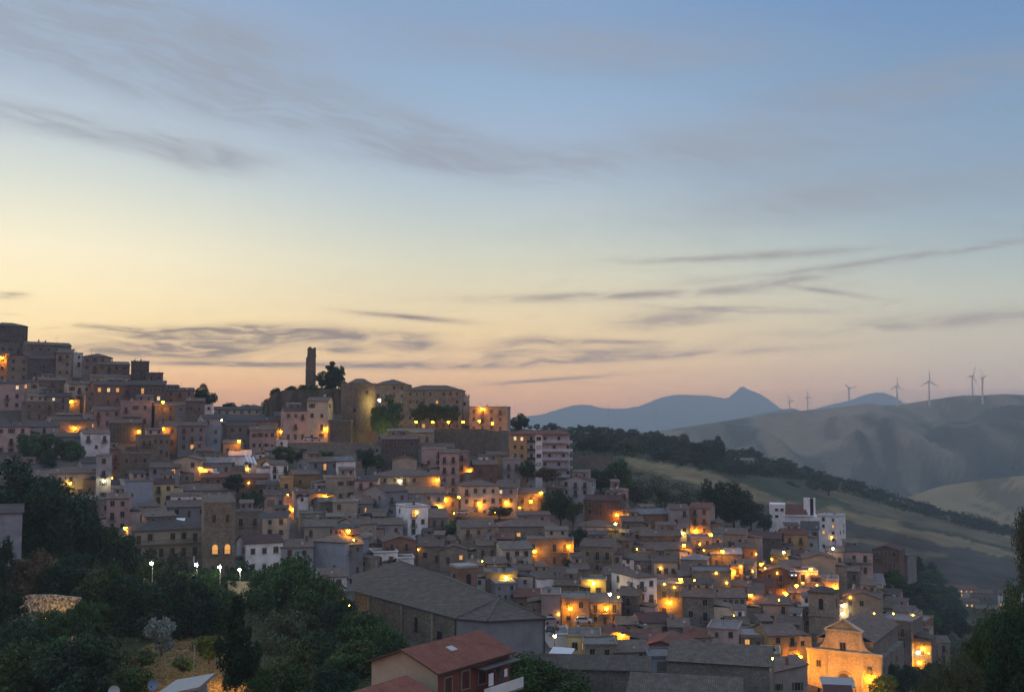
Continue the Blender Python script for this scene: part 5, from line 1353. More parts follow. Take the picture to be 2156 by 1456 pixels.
for i in range(len(full)):
    j = (i + 1) % len(full)
    if i == len(pts) - 1: continue
    a, c = full[i], full[j]; b.face([(c[0], 0, c[1]), (a[0], 0, a[1]), (a[0], .9, a[1]), (c[0], .9, c[1])][::-1])
b.face([(-hu, 0, zp), (-hu, .9, zp), (0, .9, za), (0, 0, za)][::-1]); b.face([(0, 0, za), (0, .9, za), (hu, .9, zp), (hu, 0, zp)][::-1])
FACM = wall_mat('warm_ashlar', (0.62, 0.50, 0.34), 0.55, .1)
b.build('facade', FACM, r)
b = MB(); b.box(-hw - .2, hw + .2, -.45, -.003, zc - .35, zc + .1); b.box(-hw - .1, hw + .1, -.25, -.003, zc - .7, zc - .353)
b.box(-hu - .3, hu + .3, -.4, -.003, zp - .25, zp + .05)
for s in (-1, 1):
    b.face([(s * (hu + .4), -.4, zp + .053), (0, -.4, za + .25), (0, -.4, za - .1), (s * (hu - .2), -.4, zp + .053)][::s]); b.face([(s * (hu + .4), -.4, zp + .053), (s * (hu + .4), .95, zp + .053), (0, .95, za + .25), (0, -.4, za + .25)][::-s])
b.build('cornice', W['c'], r)
for x, z0, z1 in ((-hw + .4, -5, zc - .75), (hw - .4, -5, zc - .75), (-hu + .1, -5, zc - .75), (hu - .1, -5, zc - .75), (-hu + .3, zc + .12, zp - .28), (hu - .3, zc + .12, zp - .28)):
    b = MB(); b.box(x - .3, x + .3, -.14, -.003, z0, z1); b.build('pilaster', W['c'], r)
for x, y, sc in ((1777, 1372, 1.25), (1728, 1410, 1.0), (1829, 1412, 1.0)):
    o = put_window(r, 'w', (x - 1779) * L.k / L.c, 0, L.z(y), 0, None, sc)
am = arch_mesh('portal', 2.6, 4.4, -.35, 0, [M_DOOR, W['c']], .5); o = link('portal', am, r); o.location = (0, 0, L.z(1458))
b = MB(); nw = hu * 1.55; nz = L.z(1352); nd = 27
b.box(-hw + .6, hw - .6, .9, nd, -8, zc - 1.5); b.box(-nw, nw, .903, nd + .3, zc - 1.497, nz); b.build('nave_wall', W['s'], r)
b = MB(); rz_ = nz + nw * .5
slab_face(b, [V3(-nw - .4, nd + .5, nz), V3(-nw - .4, .92, nz), V3(0, .92, rz_), V3(0, nd + .5, rz_)], .2); slab_face(b, [V3(nw + .4, .92, nz), V3(nw + .4, nd + .5, nz), V3(0, nd + .5, rz_), V3(0, .92, rz_)], .2)
b.build('nave_roof', RM['k'], r)
for s in (-1, 1):
    for i in range(3):
        put_window(r, 'w', s * (hw - .6), 5 + i * 7, zc - 5, s * math.pi / 2, None, 1.2)
L2 = Loc(1731, 1402, 208, -14); r = L2.root('bell_tower', 'square stone bell tower rising behind the floodlit church', 'bell tower')
b = MB(); w = 25 * L2.k / L2.c; b.box(-w, w, 0, 2 * w, -6, L2.z(1250)); b.build('wall', W['t'], r)
for py in (1252, 1299, 1337):
    b = MB(); b.box(-w - .2, w + .2, -.2, -.003, L2.z(py + 1.5), L2.z(py - 1)); b.box(-w - .2, -w - .003, 0, 2 * w, L2.z(py + 1.5), L2.z(py - 1)); b.box(w + .003, w + .2, 0, 2 * w, L2.z(py + 1.5), L2.z(py - 1)); b.build('string_course', M_TRIM, r)
b = MB(); z_ = L2.z(1250); m_ = w + .4
for a, c in (((-m_, -.4), (m_, -.4)), ((m_, -.4), (m_, 2 * w + .4)), ((m_, 2 * w + .4), (-m_, 2 * w + .4)), ((-m_, 2 * w + .4), (-m_, -.4))): slab_face(b, [V3(a[0], a[1], z_), V3(c[0], c[1], z_), V3(0, w, z_ + 1.1)], .2)
b.build('roof', RM['d'], r)
am = arch_mesh('bell_opening', 1.1, 2.9, -.1, 0, [M_GLASS, W['t']]); o = link('bell_opening', am, r); o.location = (0, 0, L2.z(1286))
o = link('bell_opening', am, r); o.location = (w, w, L2.z(1286)); o.rotation_euler = (0, 0, math.pi / 2)
house(1885, 1402, 66, 92, -16, 'f', 10, 's', 'g', 2, 1, 'plain grey-tan block attached behind the floodlit church', D=214, ant=0, chim=0, seed=3)

# -- white modern building
L = Loc(1672, 1104, 316, 0); r = L.root('white_building', 'white modern hillside building with a tall slab and stepped terraces', 'building')
b = MB(); b.box(L.x(1622), L.x(1654), 0, 9, -5, L.z(1062)); b.box(L.x(1654) + .003, L.x(1728), .6, 9, -5, L.z(1086)); b.box(L.x(1692), L.x(1705), 4, 6.5, L.z(1086) + .003, L.z(1050)); b.build('wall', W['w'], r)
b = MB(); slab_face(b, [V3(L.x(1654) + .05, .5, L.z(1084)), V3(L.x(1700), .5, L.z(1082)), V3(L.x(1692), 8, L.z(1064)), V3(L.x(1656), 8, L.z(1064))], .15); b.build('roof', RM['r'], r)
b = MB(); b.box(L.x(1705) + .003, L.x(1712), 4, 6.4, L.z(1086) + .003, L.z(1050.5)); b.build('glass_shaft', M_GLASS, r)
b = MB(); b.box(L.x(1712) + .003, L.x(1716), 4, 6.5, L.z(1086) + .003, L.z(1050)); b.box(L.x(1650), L.x(1712), -.1, .59, L.z(1086), L.z(1084)); b.build('parapet', W['w'], r)
for x in (1637, 1648): put_window(r, 'b', L.x(x), 0, L.z(1076), 0, None, .7)
put_window(r, 'b', L.x(1637), 0, L.z(1090), 0, None, .7)
house(1744, 1156, 42, 68, -16, 'f', 9, 'w', 'w', 5, 1, 'white tower house stepping down right of the white modern building', D=302, seed=5, shut='', bal=0, ant=0, chim=0, lit=.3, door=False)

# -- eave and two dishes at the bottom left, satellite dishes
L = Loc(380, 1470, 92, -20); r = L.root('foreground_roof', 'edge of a grey metal roof poking in at the bottom left', 'roof')
b = MB(); slab_face(b, [V3(L.x(330), -1, L.z(1462)), V3(L.x(424), -1, L.z(1440)), V3(L.x(424), 3.5, L.z(1434)), V3(L.x(345), 3.5, L.z(1449))], .3); b.build('sheet', M_STEEL, r)
b = MB(); b.box(L.x(352), L.x(412), -.2, 3, -5, L.z(1455)); b.build('wall', W['g'], r)
def dish(px, py, D, rad, mat, label):
    p = P(px, py, D); r = tag(empty('satellite_dish', p, 0), label, 'satellite dish', 'satellite dishes at the bottom left')
    b = MB(); n = 20; rings = []
    for i in range(5):
        rr_ = rad * i / 4; rings.append([(rr_ * math.cos(6.2832 * j / n), -.22 * (i / 4) ** 2 * rad * 1.2 + .12, rr_ * math.sin(6.2832 * j / n)) for j in range(n)])
    for i in range(4):
        for j in range(n):
            q = (j + 1) % n; b.face([rings[i][j], rings[i + 1][j], rings[i + 1][q], rings[i][q]] if i else [rings[0][0], rings[1][j], rings[1][q]])
    o = b.build('reflector', mat, r, True); o.rotation_euler = (R(-18), 0, R(12))
    b = MB(); b.tube((0, .15, 0), (0, .2, -3.5), .03, .03, 6); b.build('mast', M_STEEL, r)
    b = MB(); b.tube((0, 0, -rad * .8), (0, -.5, -.05), .015, .015, 5); b.box(-.05, .05, -.58, -.46, -.08, .04); b.build('receiver', M_IRON, r)
DISHB = plain('blue_grey_dish_paint', (0.16, 0.22, 0.33), .5); DISHW = plain('pale_dish_paint', (0.42, 0.44, 0.46), .5)
dish(322, 1441, 92, .50, DISHB, 'blue-grey satellite dish on a mast above the metal roof'); dish(240, 1454, 90, .52, DISHW, 'pale satellite dish half cut by the bottom edge')

# -- wind turbines
def turbine_proto():
    t = MB(); t.cyl(0, 0, -8, 60, 2.7, 1.6, 12); tm = t.mesh('tower', plain('turbine_paint', (0.62, 0.62, 0.64), .5))
    q = MB(); q.box(-1.4, 1.4, -2.2, 5.5, 59.2, 62); q.cyl(0, 0, 0, 0, 0, 0, 3) if False else None; nm_ = q.mesh('nacelle', tm.materials[0])
    s = MB(); s.tube((0, -4.2, 0), (0, -2.2, 0), .6, 1.5, 10); hm = s.mesh('hub', tm.materials[0])
    b = MB(); n = 8; prev = None
    for i in range(n + 1):
        z = 1.0 + 29.0 * i / n; c = (2.0 if i == 0 else 3.6) * (1 - .72 * i / n) + .15; th = .7 * (1 - i / n) + .08
        cur = [(-c * .4, 0, z), (0, -th, z), (c * .8, 0, z), (0, th, z)]
        if prev:
            for a in range(4): e = (a + 1) % 4; b.face([prev[a], prev[e], cur[e], cur[a]])
        prev = cur
    b.face(prev); bm = b.mesh('blade', tm.materials[0]); return tm, nm_, hm, bm
TP = turbine_proto()
def turbine(px, pbase, phub, D, yaw, spin, label):
    loc = P(px, pbase, D); H = (pbase - phub) * SC(D) / F; s = H / 60.6
    r = tag(empty('wind_turbine', loc, R(yaw)), label, 'wind turbine', 'wind turbines on the far hills'); r.scale = (s, s, s)
    link('tower', TP[0], r); link('nacelle', TP[1], r); h = link('hub', TP[2], r); h.location = (0, 0, 60.6)
    for i in range(3):
        b = link('blade', TP[3], r); b.location = (0, -3.2, 60.6); b.rotation_euler = (0, R(spin + i * 120), 0)
for a in ((1663, 868, 843, 3300, 25, -28, 'leftmost wind turbine on the bare ridge, near the pointed mountain'), (1701, 866, 835, 3230, 15, -12, 'second wind turbine from the left on the bare ridge'),
          (1788, 856, 818, 3200, 20, -48, 'wind turbine standing before the left slope of the domed mountain'), (1889, 853, 812, 3150, 10, 0, 'wind turbine at the right foot of the domed mountain'),
          (1957, 848, 802, 3000, 8, 0, 'wind turbine midway between the domed mountain and the right pair'), (2048, 836, 791, 3300, 35, 22, 'left one of the close pair of wind turbines at the right'),
          (2069, 844, 795, 3050, 82, 40, 'right one of the close pair of wind turbines, seen edge-on'), (1281, 912, 872, 4200, 8, 0, 'faint wind turbine rising right of the first mountain hump'),
          (1381, 912, 871, 4200, 12, 2, 'faint wind turbine in front of the long flat mountain'), (1089, 905, 880, 4600, 40, 10, 'faint wind turbine just above the tree right of the castle')):
    turbine(*a)

# -- cars
CARM = {'w': plain('white_car_paint', (0.62, 0.62, 0.64), .3), 's': plain('silver_car_paint', (0.35, 0.36, 0.38), .3, .5), 'd': plain('dark_car_paint', (0.04, 0.05, 0.07), .3), 'r': plain('red_car_paint', (0.25, 0.03, 0.03), .3)}
M_TYRE = plain('tyre_rubber', (0.02, 0.02, 0.02), .8); M_LAMP = emit('car_headlamp', (1, .9, .7), 6.0); M_LAMPOFF = plain('headlamp_glass', (.4, .4, .42), .2)
def car(px, py, D, yaw, m_, label, lit=False):
    p = P(px, py, D); r = tag(empty('parked_car', p, R(yaw) - math.atan2(p.x, p.y)), label, 'car', 'cars in the streets')
    prof = [(-2.05, .35), (-2.1, .7), (-1.95, .95), (-1.2, 1.02), (1.25, .98), (1.95, .85), (2.1, .6), (2.05, .35)]
    b = MB()
    for y in (-.85, .85): b.face([(x, y, z) for x, z in (prof if y > 0 else prof[::-1])])
    for i in range(len(prof)):
        a, c = prof[i], prof[(i + 1) % len(prof)]; b.face([(a[0], -.85, a[1]), (c[0], -.85, c[1]), (c[0], .85, c[1]), (a[0], .85, a[1])])
    b.build('body', CARM[m_], r)
    b = MB(); cab = [(-1.85, .97), (-1.35, 1.5), (.35, 1.5), (1.15, .97)]
    for s in (-1, 1): b.face([(x, s * (.8 if z < 1.2 else .66), z) for x, z in (cab if s > 0 else cab[::-1])], 0)
    b.face([(cab[2][0], -.66, 1.5), (cab[3][0], -.8, .97), (cab[3][0], .8, .97), (cab[2][0], .66, 1.5)][::-1], 0); b.face([(cab[0][0], -.8, .97), (cab[1][0], -.66, 1.5), (cab[1][0], .66, 1.5), (cab[0][0], .8, .97)][::-1], 0)
    b.build('window', M_GLASS, r)
    b = MB(); b.box(-1.38, .38, -.68, .68, 1.49, 1.55); b.build('roof', CARM[m_], r)
    for x in (-1.3, 1.3):
        for s in (-1, 1):
            b = MB(); b.tube((x, s * .72, .33), (x, s * .88, .33), .33, .33, 14); b.build('wheel', M_TYRE, r)
    for s in (-1, 1):
        b = MB(); b.box(2.02, 2.12, s * .6 - .16, s * .6 + .16, .58, .78); b.build('headlight', M_LAMP if lit else M_LAMPOFF, r)
CARS = [(974, 1082, 268, 8, 'w', 'white car parked under the orange rubble gable', 0), (1228, 1311, 190, 6, 'w', 'white car parked in the courtyard street beside the orange-lit houses', 0),
        (1160, 1312, 183, 25, 's', 'silver car at the corner of the great church', 0), (1163, 1330, 178, 70, 'd', 'dark car behind the corner of the great church', 0),
        (650, 927, 304, 10, 'w', 'white van-like car on the castle road before the pink house', 0), (665, 928, 304, 5, 's', 'silver car on the castle road before the tall cream house', 0),
        (1669, 1213, 236, -80, 's', 'car with its white headlights on, coming down the street at the right', 1)]
for a in CARS: car(a[0], a[1], a[2], a[3], a[4], a[5], bool(a[6]))

# -- awnings, tarpaulin, canopy
def sheet_thing(name, px, py, D, w, d, drop, rot, mat, label, cat, group=None, legs=True):
    p = P(px, py, D); k = SC(D) / F; d *= 1.3; drop *= 1.3; r = tag(empty(name, p, R(rot) - math.atan2(p.x, p.y)), label, cat, group); w *= k
    b = MB(); slab_face(b, [V3(-w / 2, -d, -drop), V3(w / 2, -d, -drop), V3(w / 2, 0, 0), V3(-w / 2, 0, 0)], .06); b.build('sheet', mat, r)
    if legs:
        b = MB()
        for x in (-w / 2 + .1, w / 2 - .1): b.tube((x, -d + .1, -drop - .07), (x, -d + .1, -drop - 2.6), .04, .04, 6)
        b.build('frame', M_STEEL, r)
for i in range(3): sheet_thing('awning', 516 + i * 8, 955 + i * 3, 275, 5, 2.4, 2.0, 24, M_CLOTH, ['left', 'middle', 'right'][i] + ' one of the three white striped awnings on the terrace above the red roof', 'awning', 'white awnings on the terrace')
sheet_thing('tarpaulin', 1188, 1362, 166, 48, 4.0, 1.2, -20, M_CLOTH, 'white tarpaulin stretched beside the pale green lit wall', 'tarpaulin')
sheet_thing('canopy', 1760, 1424, 158, 66, 3.5, .6, 6, M_STEEL, 'grey metal canopy before the floodlit church', 'canopy')
sheet_thing('striped_awning', 1762, 1440, 154, 58, 3.0, 1.2, 6, RM['m'], 'dark pink awning under the grey metal canopy at the bottom right', 'awning')
sheet_thing('roof_skylight', 372, 1090, 226, 36, 4, 1.6, -10, M_CLOTH, 'long white skylight on the roof behind the long pale building', 'skylight', legs=False)
sheet_thing('loggia_roof', 578, 1078, 226, 58, 4.5, .9, -4, RM['d'], 'dark tiled loggia roof on posts above the cream house', 'loggia')
b = MB(); p = P(455, 992, 268); b.box(-1.1, 1.1, -.05, 0, -1.8, 0); o = b.build('hanging_sheet', M_CLOTH); o.location = p; tag(o, 'big white sheet hung out beside a bright doorway in the upper left', 'laundry')
L = Loc(1062, 868, 327); r = L.root('statue', 'small statue on a plinth on the terrace building roof', 'statue')
b = MB(); b.box(-.5, .5, -.5, .5, -1.5, .4); b.build('plinth', M_TRIM, r)
b = MB(); b.cyl(0, 0, .4, 1.6, .42, .3, 10); b.cyl(0, 0, 1.6, 2.2, .38, .2, 10); b.cyl(0, 0, 2.2, 2.6, .16, .14, 8); b.tube((0.1, 0, 1.9), (.55, -.2, 2.5), .1, .07, 6); b.build('figure', W['s'], r)
# ================================================================= TREES, one by one
def trees(txt, q=None):
    for ln in txt.strip().splitlines():
        a, lab = ln.split(';', 1); t = a.split(); kw = {}
        if '|' in lab:
            lab, ex = lab.split('|'); kw = {e.split('=')[0]: float(e.split('=')[1]) for e in ex.split(',')}
        tree(float(t[0]), float(t[1]), float(t[2]), float(t[3]), t[4], lab.strip(), **kw)
trees('''
430 808 872 52 d;dark round tree on the skyline right of the two chimney towers|D=338
482 846 872 34 d;low dark tree on the skyline left of the mound|D=350
516 850 874 26 d;smaller bush-like tree on the skyline beside the low cream building|D=352
697 757 822 62 k;spreading dark conifer beside the ruined tower|D=350
712 768 824 34 d;dark bushy tree hugging the conifer beside the ruined tower|D=349
676 782 822 36 d;low dark tree at the foot of the ruined tower|D=348
820 832 925 66 d;big dark tree between the round castle tower and the lamp row|D=314
800 868 928 38 g;bright green tree above the floodlight at the castle foot|D=311
790 855 905 26 g;small tree lit yellow at the side of the round castle tower|D=310
885 846 898 44 d;left dark tree on the castle terrace|D=326
918 848 898 46 d;middle dark tree on the castle terrace|D=326
950 850 898 44 d;right dark tree on the castle terrace|D=326
1094 870 912 42 d;dark tree right of the terrace building at the castle|D=345
60 905 985 66 g;big ivy-covered tree in the upper left garden|D=279
110 912 985 64 g;middle ivy-covered tree in the upper left garden|D=280
155 925 985 46 g;right ivy-covered tree in the upper left garden|D=281
100 950 1020 40 d;dark shrubby tree under the ivy garden|D=272
600 938 985 52 g;left part of the hedge under the castle road|D=284
640 945 985 50 d;middle part of the hedge under the castle road|D=284
680 945 985 46 g;right part of the hedge under the castle road|D=285
770 942 995 50 d;dark tree below the stone stairs|D=284
795 955 992 34 g;small green tree below the stone stairs|D=283
492 996 1045 44 d;dark tree left of the round bush in the left quarter|D=258
530 1028 1070 52 b;round clipped bush in the left quarter|D=252
1180 1030 1108 58 d;tall dark tree below the big grey gabled house|D=266
1206 1052 1108 44 g;green tree right of the tall dark one below the grey gable|D=265
1150 1035 1090 30 g;slim tree left of the tall dark one below the grey gable|D=270
1110 968 1012 44 d;dark tree at the foot of the apartment block|D=290
1150 980 1012 50 B;brownish tree before the apartment block|D=289
1052 1066 1092 60 d;dark hedge under the orange lamps of the middle quarter|D=262
960 1095 1140 60 g;dark garden tree left of the cream house with two dark windows|D=242
975 1088 1125 50 d;dark garden tree under the white car|D=250
1205 1176 1218 64 d;round dark tree near the rubble-stone house|D=218
1218 1110 1146 40 d;dark tree on the terrace right of the bright lamps|D=240
1345 1160 1198 40 d;small dark tree left of the centre right houses|D=236
1570 1302 1336 48 g;green shrub below the pinkish terrace|D=205
1530 1290 1318 42 d;dark garden shrub left of the green one below the pinkish terrace|D=206
1590 1180 1205 24 d;small dark street tree by the car headlights|D=245
1810 1238 1262 40 g;bushes below the balconied apartment house at the right|D=252
1840 1222 1262 40 d;dark bush right of the balconied apartment house|D=254
1300 1045 1100 42 d;dark tree behind the twin lamps|D=282
1265 985 1040 60 d;dark tree below the long field wall|D=318
1300 965 1050 62 g;leafy tree at the right end of the field wall|D=322
1225 992 1040 46 g;leafy bush at the left under the field wall|D=312
1340 1010 1068 60 G;olive tree on the scrubby slope above the brick-pink house|D=330
1390 1020 1070 60 G;second olive tree on the scrubby slope
1440 1030 1080 56 G;third olive tree on the scrubby slope
1500 1008 1110 66 d;left of the three great dark trees below the golden field|D=318
1545 1015 1118 84 d;middle of the three great dark trees below the golden field|D=314
1580 1048 1122 62 d;right of the three great dark trees below the golden field|D=312
1610 1080 1122 40 d;low tree at the foot of the great dark trees|D=308
1510 918 985 40 d;tall dark trees behind the lonely farmhouse|D=600
1475 930 985 44 d;dark tree left of the lonely farmhouse|D=580
1745 1005 1042 44 g;clump of trees in the middle of the pale field|D=720
1712 1010 1040 34 g;left clump in the middle of the pale field|D=710
1660 1010 1040 40 g;low clump left of the pale field|D=680
''')
trees('''
30 968 1190 190 d;huge dark tree at the left edge above the blank blue-white house|D=182
110 1010 1215 150 d;huge dark tree second from the left edge|D=178
168 1052 1225 90 d;dark tree leaning over the grey-tan stone house|D=184
2 1128 1260 60 d;dark tree low at the left edge|D=160
232 1105 1225 70 g;tree right under the strong orange lamp above the trees|D=186
262 1125 1245 60 d;dark tree left of the first park lamp|D=182
308 1178 1240 50 g;light green tree lit by the first park lamp|D=180
345 1190 1250 56 g;green tree between the first two park lamps|D=180
395 1200 1262 66 g;green tree under the second park lamp|D=176
440 1198 1262 56 g;green tree under the third park lamp|D=178
500 1200 1258 52 g;bright green tree under the fourth park lamp|D=180
70 1150 1265 110 B;brownish dry tree above the floodlit dry stone wall|D=162
150 1165 1290 120 d;dark tree above the right end of the dry stone wall|D=158
215 1195 1330 110 g;olive green tree right of the dry stone wall|D=152
20 1235 1340 70 d;dark tree left of the dry stone wall|D=138
62 1290 1350 90 s;pale leafy shrub in front of the dry stone wall|D=137
110 1285 1372 96 g;green shrub in front of the dry stone wall|D=136
285 1215 1380 130 d;big dark tree in the middle of the bottom left wood|D=150
380 1215 1400 160 d;widest dark tree of the bottom left wood under the park lamps|D=146
300 1362 1400 60 b;low green bush at the upper edge of the golden bank|D=121
385 1384 1412 50 b;low green bush on the golden bank by the lamp post|D=119
440 1330 1392 64 b;olive bush between the golden bank and the conifer|D=122
275 1395 1470 90 b;green bush at the left edge of the golden bank|D=114
18 1262 1330 56 d;dark shrub hiding the left end of the dry stone wall|D=138
172 1252 1345 60 b;green shrub hiding the right end of the dry stone wall|D=138
140 1292 1360 60 G;olive shrub before the right half of the dry stone wall|D=137
340 1290 1372 60 s;silvery shrub under the widest dark tree|D=130
455 1238 1390 110 g;green tree left of the dark conifer|D=150
560 1188 1330 110 g;light green tree beside the white two-storey house|D=172
610 1180 1345 150 g;tall green tree before the lilac-grey house|D=165
668 1215 1380 130 g;green tree before the blind blue-grey wall|D=158
715 1262 1400 110 d;dark tree at the left corner of the great church|D=150
770 1285 1420 130 g;green tree against the stone wall of the great church|D=140
815 1320 1420 90 g;outer green tree against the stone wall of the great church|D=137
600 1290 1440 130 G;olive-toned tree in the middle of the lower wood|D=140
660 1330 1470 140 d;dark tree in the lower wood left of the red roofs|D=124
740 1345 1500 150 g;green tree just left of the foreground red roof|D=122
600 1400 1540 130 g;green shrub-tree at the bottom left of the red roofs|D=112
700 1400 1520 110 d;dark tree at the bottom, touching the nearest red roof|D=114
496 1255 1475 112 k;dark pointed conifer at the bottom left|D=108
545 1398 1520 80 g;yellow-green bush right of the dark conifer|D=112
60 1355 1530 190 g;big green tree in the bottom left corner|D=118
170 1340 1540 180 d;dark tree right of the bottom left corner|D=116
250 1372 1500 100 G;olive green tree near the golden bank|D=118
30 1300 1420 110 d;dark tree above the bottom left corner|D=128
1112 1386 1500 130 g;green tree in front of the long dark building|D=104
1180 1412 1520 130 g;lower green tree in front of the long dark building|D=103
1060 1420 1540 100 d;dark tree right of the foreground maroon house|D=96
1965 1398 1480 130 d;round dark tree right of the floodlit church|D=190
1862 1418 1480 60 g;small tree under the lamp of the floodlit church|D=180
1898 1400 1480 70 d;dark tree in the shade beside the nave of the floodlit church|D=186
2205 1038 1420 120 G;tall dark brown-green tree at the right edge|D=84
2140 1225 1600 120 g;leafy green part of the tree group at the right edge|D=80
2150 1290 1640 170 d;darkest tree in the bottom right corner|D=74
2085 1310 1600 110 g;rounded green tree left of the tall right edge tree|D=82
2020 1372 1620 110 G;olive green tree at the bottom right|D=70
1965 1424 1650 110 G;low olive tree at the foot of the bottom right group|D=80
''')
# gully trees and ridge trees: nothing tells them apart, so each row shares one label
rg = random.Random(3)
def scatter(poly, n, h, w, kinds, label, group, D=None, seed=1, minsep=.6):
    rg = random.Random(seed); xs = [p[0] for p in poly]; ys = [p[1] for p in poly]; pts = []; t = 0
    while len(pts) < n and t < n * 60:
        t += 1; x, y = rg.uniform(min(xs), max(xs)), rg.uniform(min(ys), max(ys))
        if not inpoly(x, y, poly) or y < crest(x) + 1: continue
        if 270 < x < 610 and y > 1285: continue
        if any(abs(x - a) < w * minsep and abs(y - b) < h * minsep * .5 for a, b in pts): continue
        pts.append((x, y)); s = rg.uniform(.75, 1.35)
        tree(x, y - h * s, y, w * s * rg.uniform(.85, 1.2), rg.choice(kinds), label, group, q='m' if w * s > 26 else 'f')
def along(pts, n, h, w, kinds, label, group, seed=1, jit=4):
    rg = random.Random(seed)
    for i in range(n):
        x = pts[0][0] + (pts[-1][0] - pts[0][0]) * (i + rg.uniform(-.3, .3)) / (n - 1); y = float(np.interp(x, [p[0] for p in pts], [p[1] for p in pts])) + rg.uniform(0, jit)
        y = max(y, crest(x) + 1); s = rg.uniform(.6, 1.4)
        tree(x, y - h * s, y, w * s, rg.choice(kinds), label, group, q='m' if w * s > 26 else 'f')
scatter([(1850, 1195), (1900, 1200), (1960, 1240), (2010, 1290), (2030, 1350), (1960, 1350), (1905, 1290), (1870, 1240)], 34, 42, 40, 'dg', 'dark tree in the wooded gully right of the town', 'trees of the wooded gully', seed=4)
along([(1090, 902), (1140, 904), (1190, 906), (1240, 910), (1300, 916), (1400, 925), (1500, 945)], 30, 16, 18, 'ddg', 'small dark tree on the crest behind the apartment block', 'trees on the crest behind the apartment block', seed=2)
along([(1500, 945), (1600, 964), (1700, 992), (1800, 1022), (1900, 1054), (2000, 1084), (2156, 1124)], 62, 11, 15, 'ddg', 'small dark tree of the long tree line falling to the right', 'long tree line on the falling ridge', seed=5, jit=5)
along([(1500, 955), (1600, 976), (1700, 1002), (1800, 1030), (1900, 1062), (2000, 1094), (2156, 1132)], 46, 12, 17, 'ddg', 'dark tree in the second row of the long tree line falling to the right', 'second row of the long tree line', seed=6, jit=8)
scatter([(1210, 920), (1330, 925), (1480, 945), (1620, 975), (1700, 1000), (1560, 1005), (1460, 990), (1330, 960), (1230, 955)], 74, 22, 26, 'dddgG', 'dark tree of the wooded slope right of the castle', 'trees of the wooded slope', seed=7, minsep=.45)
for x, y0, y1 in ((1247, 895, 912), (1251, 898, 912), (1341, 900, 922), (1282, 898, 915)): tree(x, y0, y1, 4.5, 'c', 'thin dark cypress on the ridge before the mountains', 'cypresses on the ridge', q='f')
scatter([(40, 1060), (200, 1150), (330, 1240), (560, 1240), (700, 1300), (840, 1400), (720, 1456), (20, 1456), (-20, 1200)], 38, 70, 62, 'gdG', 'dark tree among the crowded trees of the bottom left wood', 'filler trees of the bottom left wood', seed=11, minsep=.7)
leaf_stuff('undergrowth', [[(-60, 1180), (120, 1130), (250, 1200), (560, 1225), (720, 1290), (850, 1420), (700, 1560), (-60, 1560)]], 9000, 2.6, L_GREEN, 'tangled dark undergrowth covering the ground between the trees at the bottom left', 'undergrowth', 3, (.3, 2.6), hole=[(285, 1365), (440, 1295), (530, 1325), (570, 1470), (250, 1490)])
leaf_stuff('hillside_scrub', [[(1200, 925), (1310, 920), (1500, 950), (1700, 1000), (1560, 1000), (1400, 975), (1310, 960), (1200, 960)], [(1220, 1000), (1320, 990), (1480, 1028), (1570, 1060), (1560, 1095), (1340, 1085), (1250, 1050)], [(1500, 955), (1700, 1000), (1900, 1060), (2156, 1130), (2156, 1140), (1900, 1076), (1700, 1016), (1500, 975)], [(1870, 1200), (2000, 1260), (2060, 1370), (1950, 1380), (1890, 1280)]], 9000, 1.6, L_DARK, 'dark scrub and low bushes covering the hillside right of the town', 'scrub', 5, (.2, 1.6), .5, 1.0)
leaf_stuff('far_wood', [[(1080, 900), (1140, 896), (1300, 912), (1500, 940), (1700, 985), (1900, 1048), (2156, 1118), (2160, 1136), (1900, 1072), (1700, 1012), (1560, 1000), (1470, 985), (1400, 968), (1320, 950), (1210, 950), (1200, 925)]], 9000, 1.9, L_DARK, 'dark wood running down the crest of the ridge behind the town', 'wood', 15, (.8, 3.0), .5, .7)
leaf_stuff('mound_grass', [[(560, 880), (566, 852), (590, 828), (640, 816), (728, 820), (728, 840), (640, 850)]], 700, 1.5, L_OLIVE, 'rough grass and weeds on the mound of the ruined tower', 'grass', 6, (.1, .8))
leaf_stuff('bank_grass', [[(290, 1370), (440, 1300), (520, 1330), (560, 1456), (260, 1480)]], 6500, 1.6, leaf_mat('dry_grass', (0.12, .085, .035), (.2, .14, .06), (.28, .2, .09)), 'dry golden grass on the lit bank at the bottom left', 'grass', 8, (.1, .9))

for i, (x, y0, y1, w) in enumerate(((562, 832, 872, 22), (580, 812, 840, 26), (612, 810, 832, 26), (636, 806, 828, 24), (660, 806, 826, 22), (722, 800, 824, 26))):
    tree(x, y0, y1, w, 'b', ['bush at the foot of the scarp left of the ruined tower', 'bush on the left corner of the castle rock', 'bush on top of the castle rock', 'bush just left of the ruined tower', 'bush just right of the ruined tower', 'bush between the conifer and the round castle tower'][i], D=345)
# ================================================================= STREET LAMPS
bpy.context.view_layer.update()
dg = bpy.context.evaluated_depsgraph_get()
M_BULB = {'o': emit('sodium_bulb', (1.0, 0.33, 0.0035), 215.0), 'y': emit('warm_white_bulb', (1.0, 0.58, 0.06), 200.0), 'w': emit('white_bulb', (1.0, 0.82, 0.42), 110.0),
          'p': emit('park_globe', (1.0, 0.94, 0.62), 240.0), 'g': emit('floodlight_lens', (1.0, 0.72, 0.20), 700.0), 'f': emit('facade_floodlight', (1.0, 0.50, 0.10), 260.0), 's': emit('small_lamp', (1.0, 0.46, 0.02), 110.0)}
def ico(rad, sub=1):
    import bmesh
    bm = bmesh.new(); bmesh.ops.create_icosphere(bm, subdivisions=sub, radius=rad); me = bpy.data.meshes.new('bulb'); bm.to_mesh(me); bm.free(); return me
BM = {}
def bulb_mesh(kind, rad, sub):
    if (kind, rad) not in BM: me = ico(rad, sub); me.materials.append(M_BULB[kind]); BM[(kind, rad)] = me
    return BM[(kind, rad)]
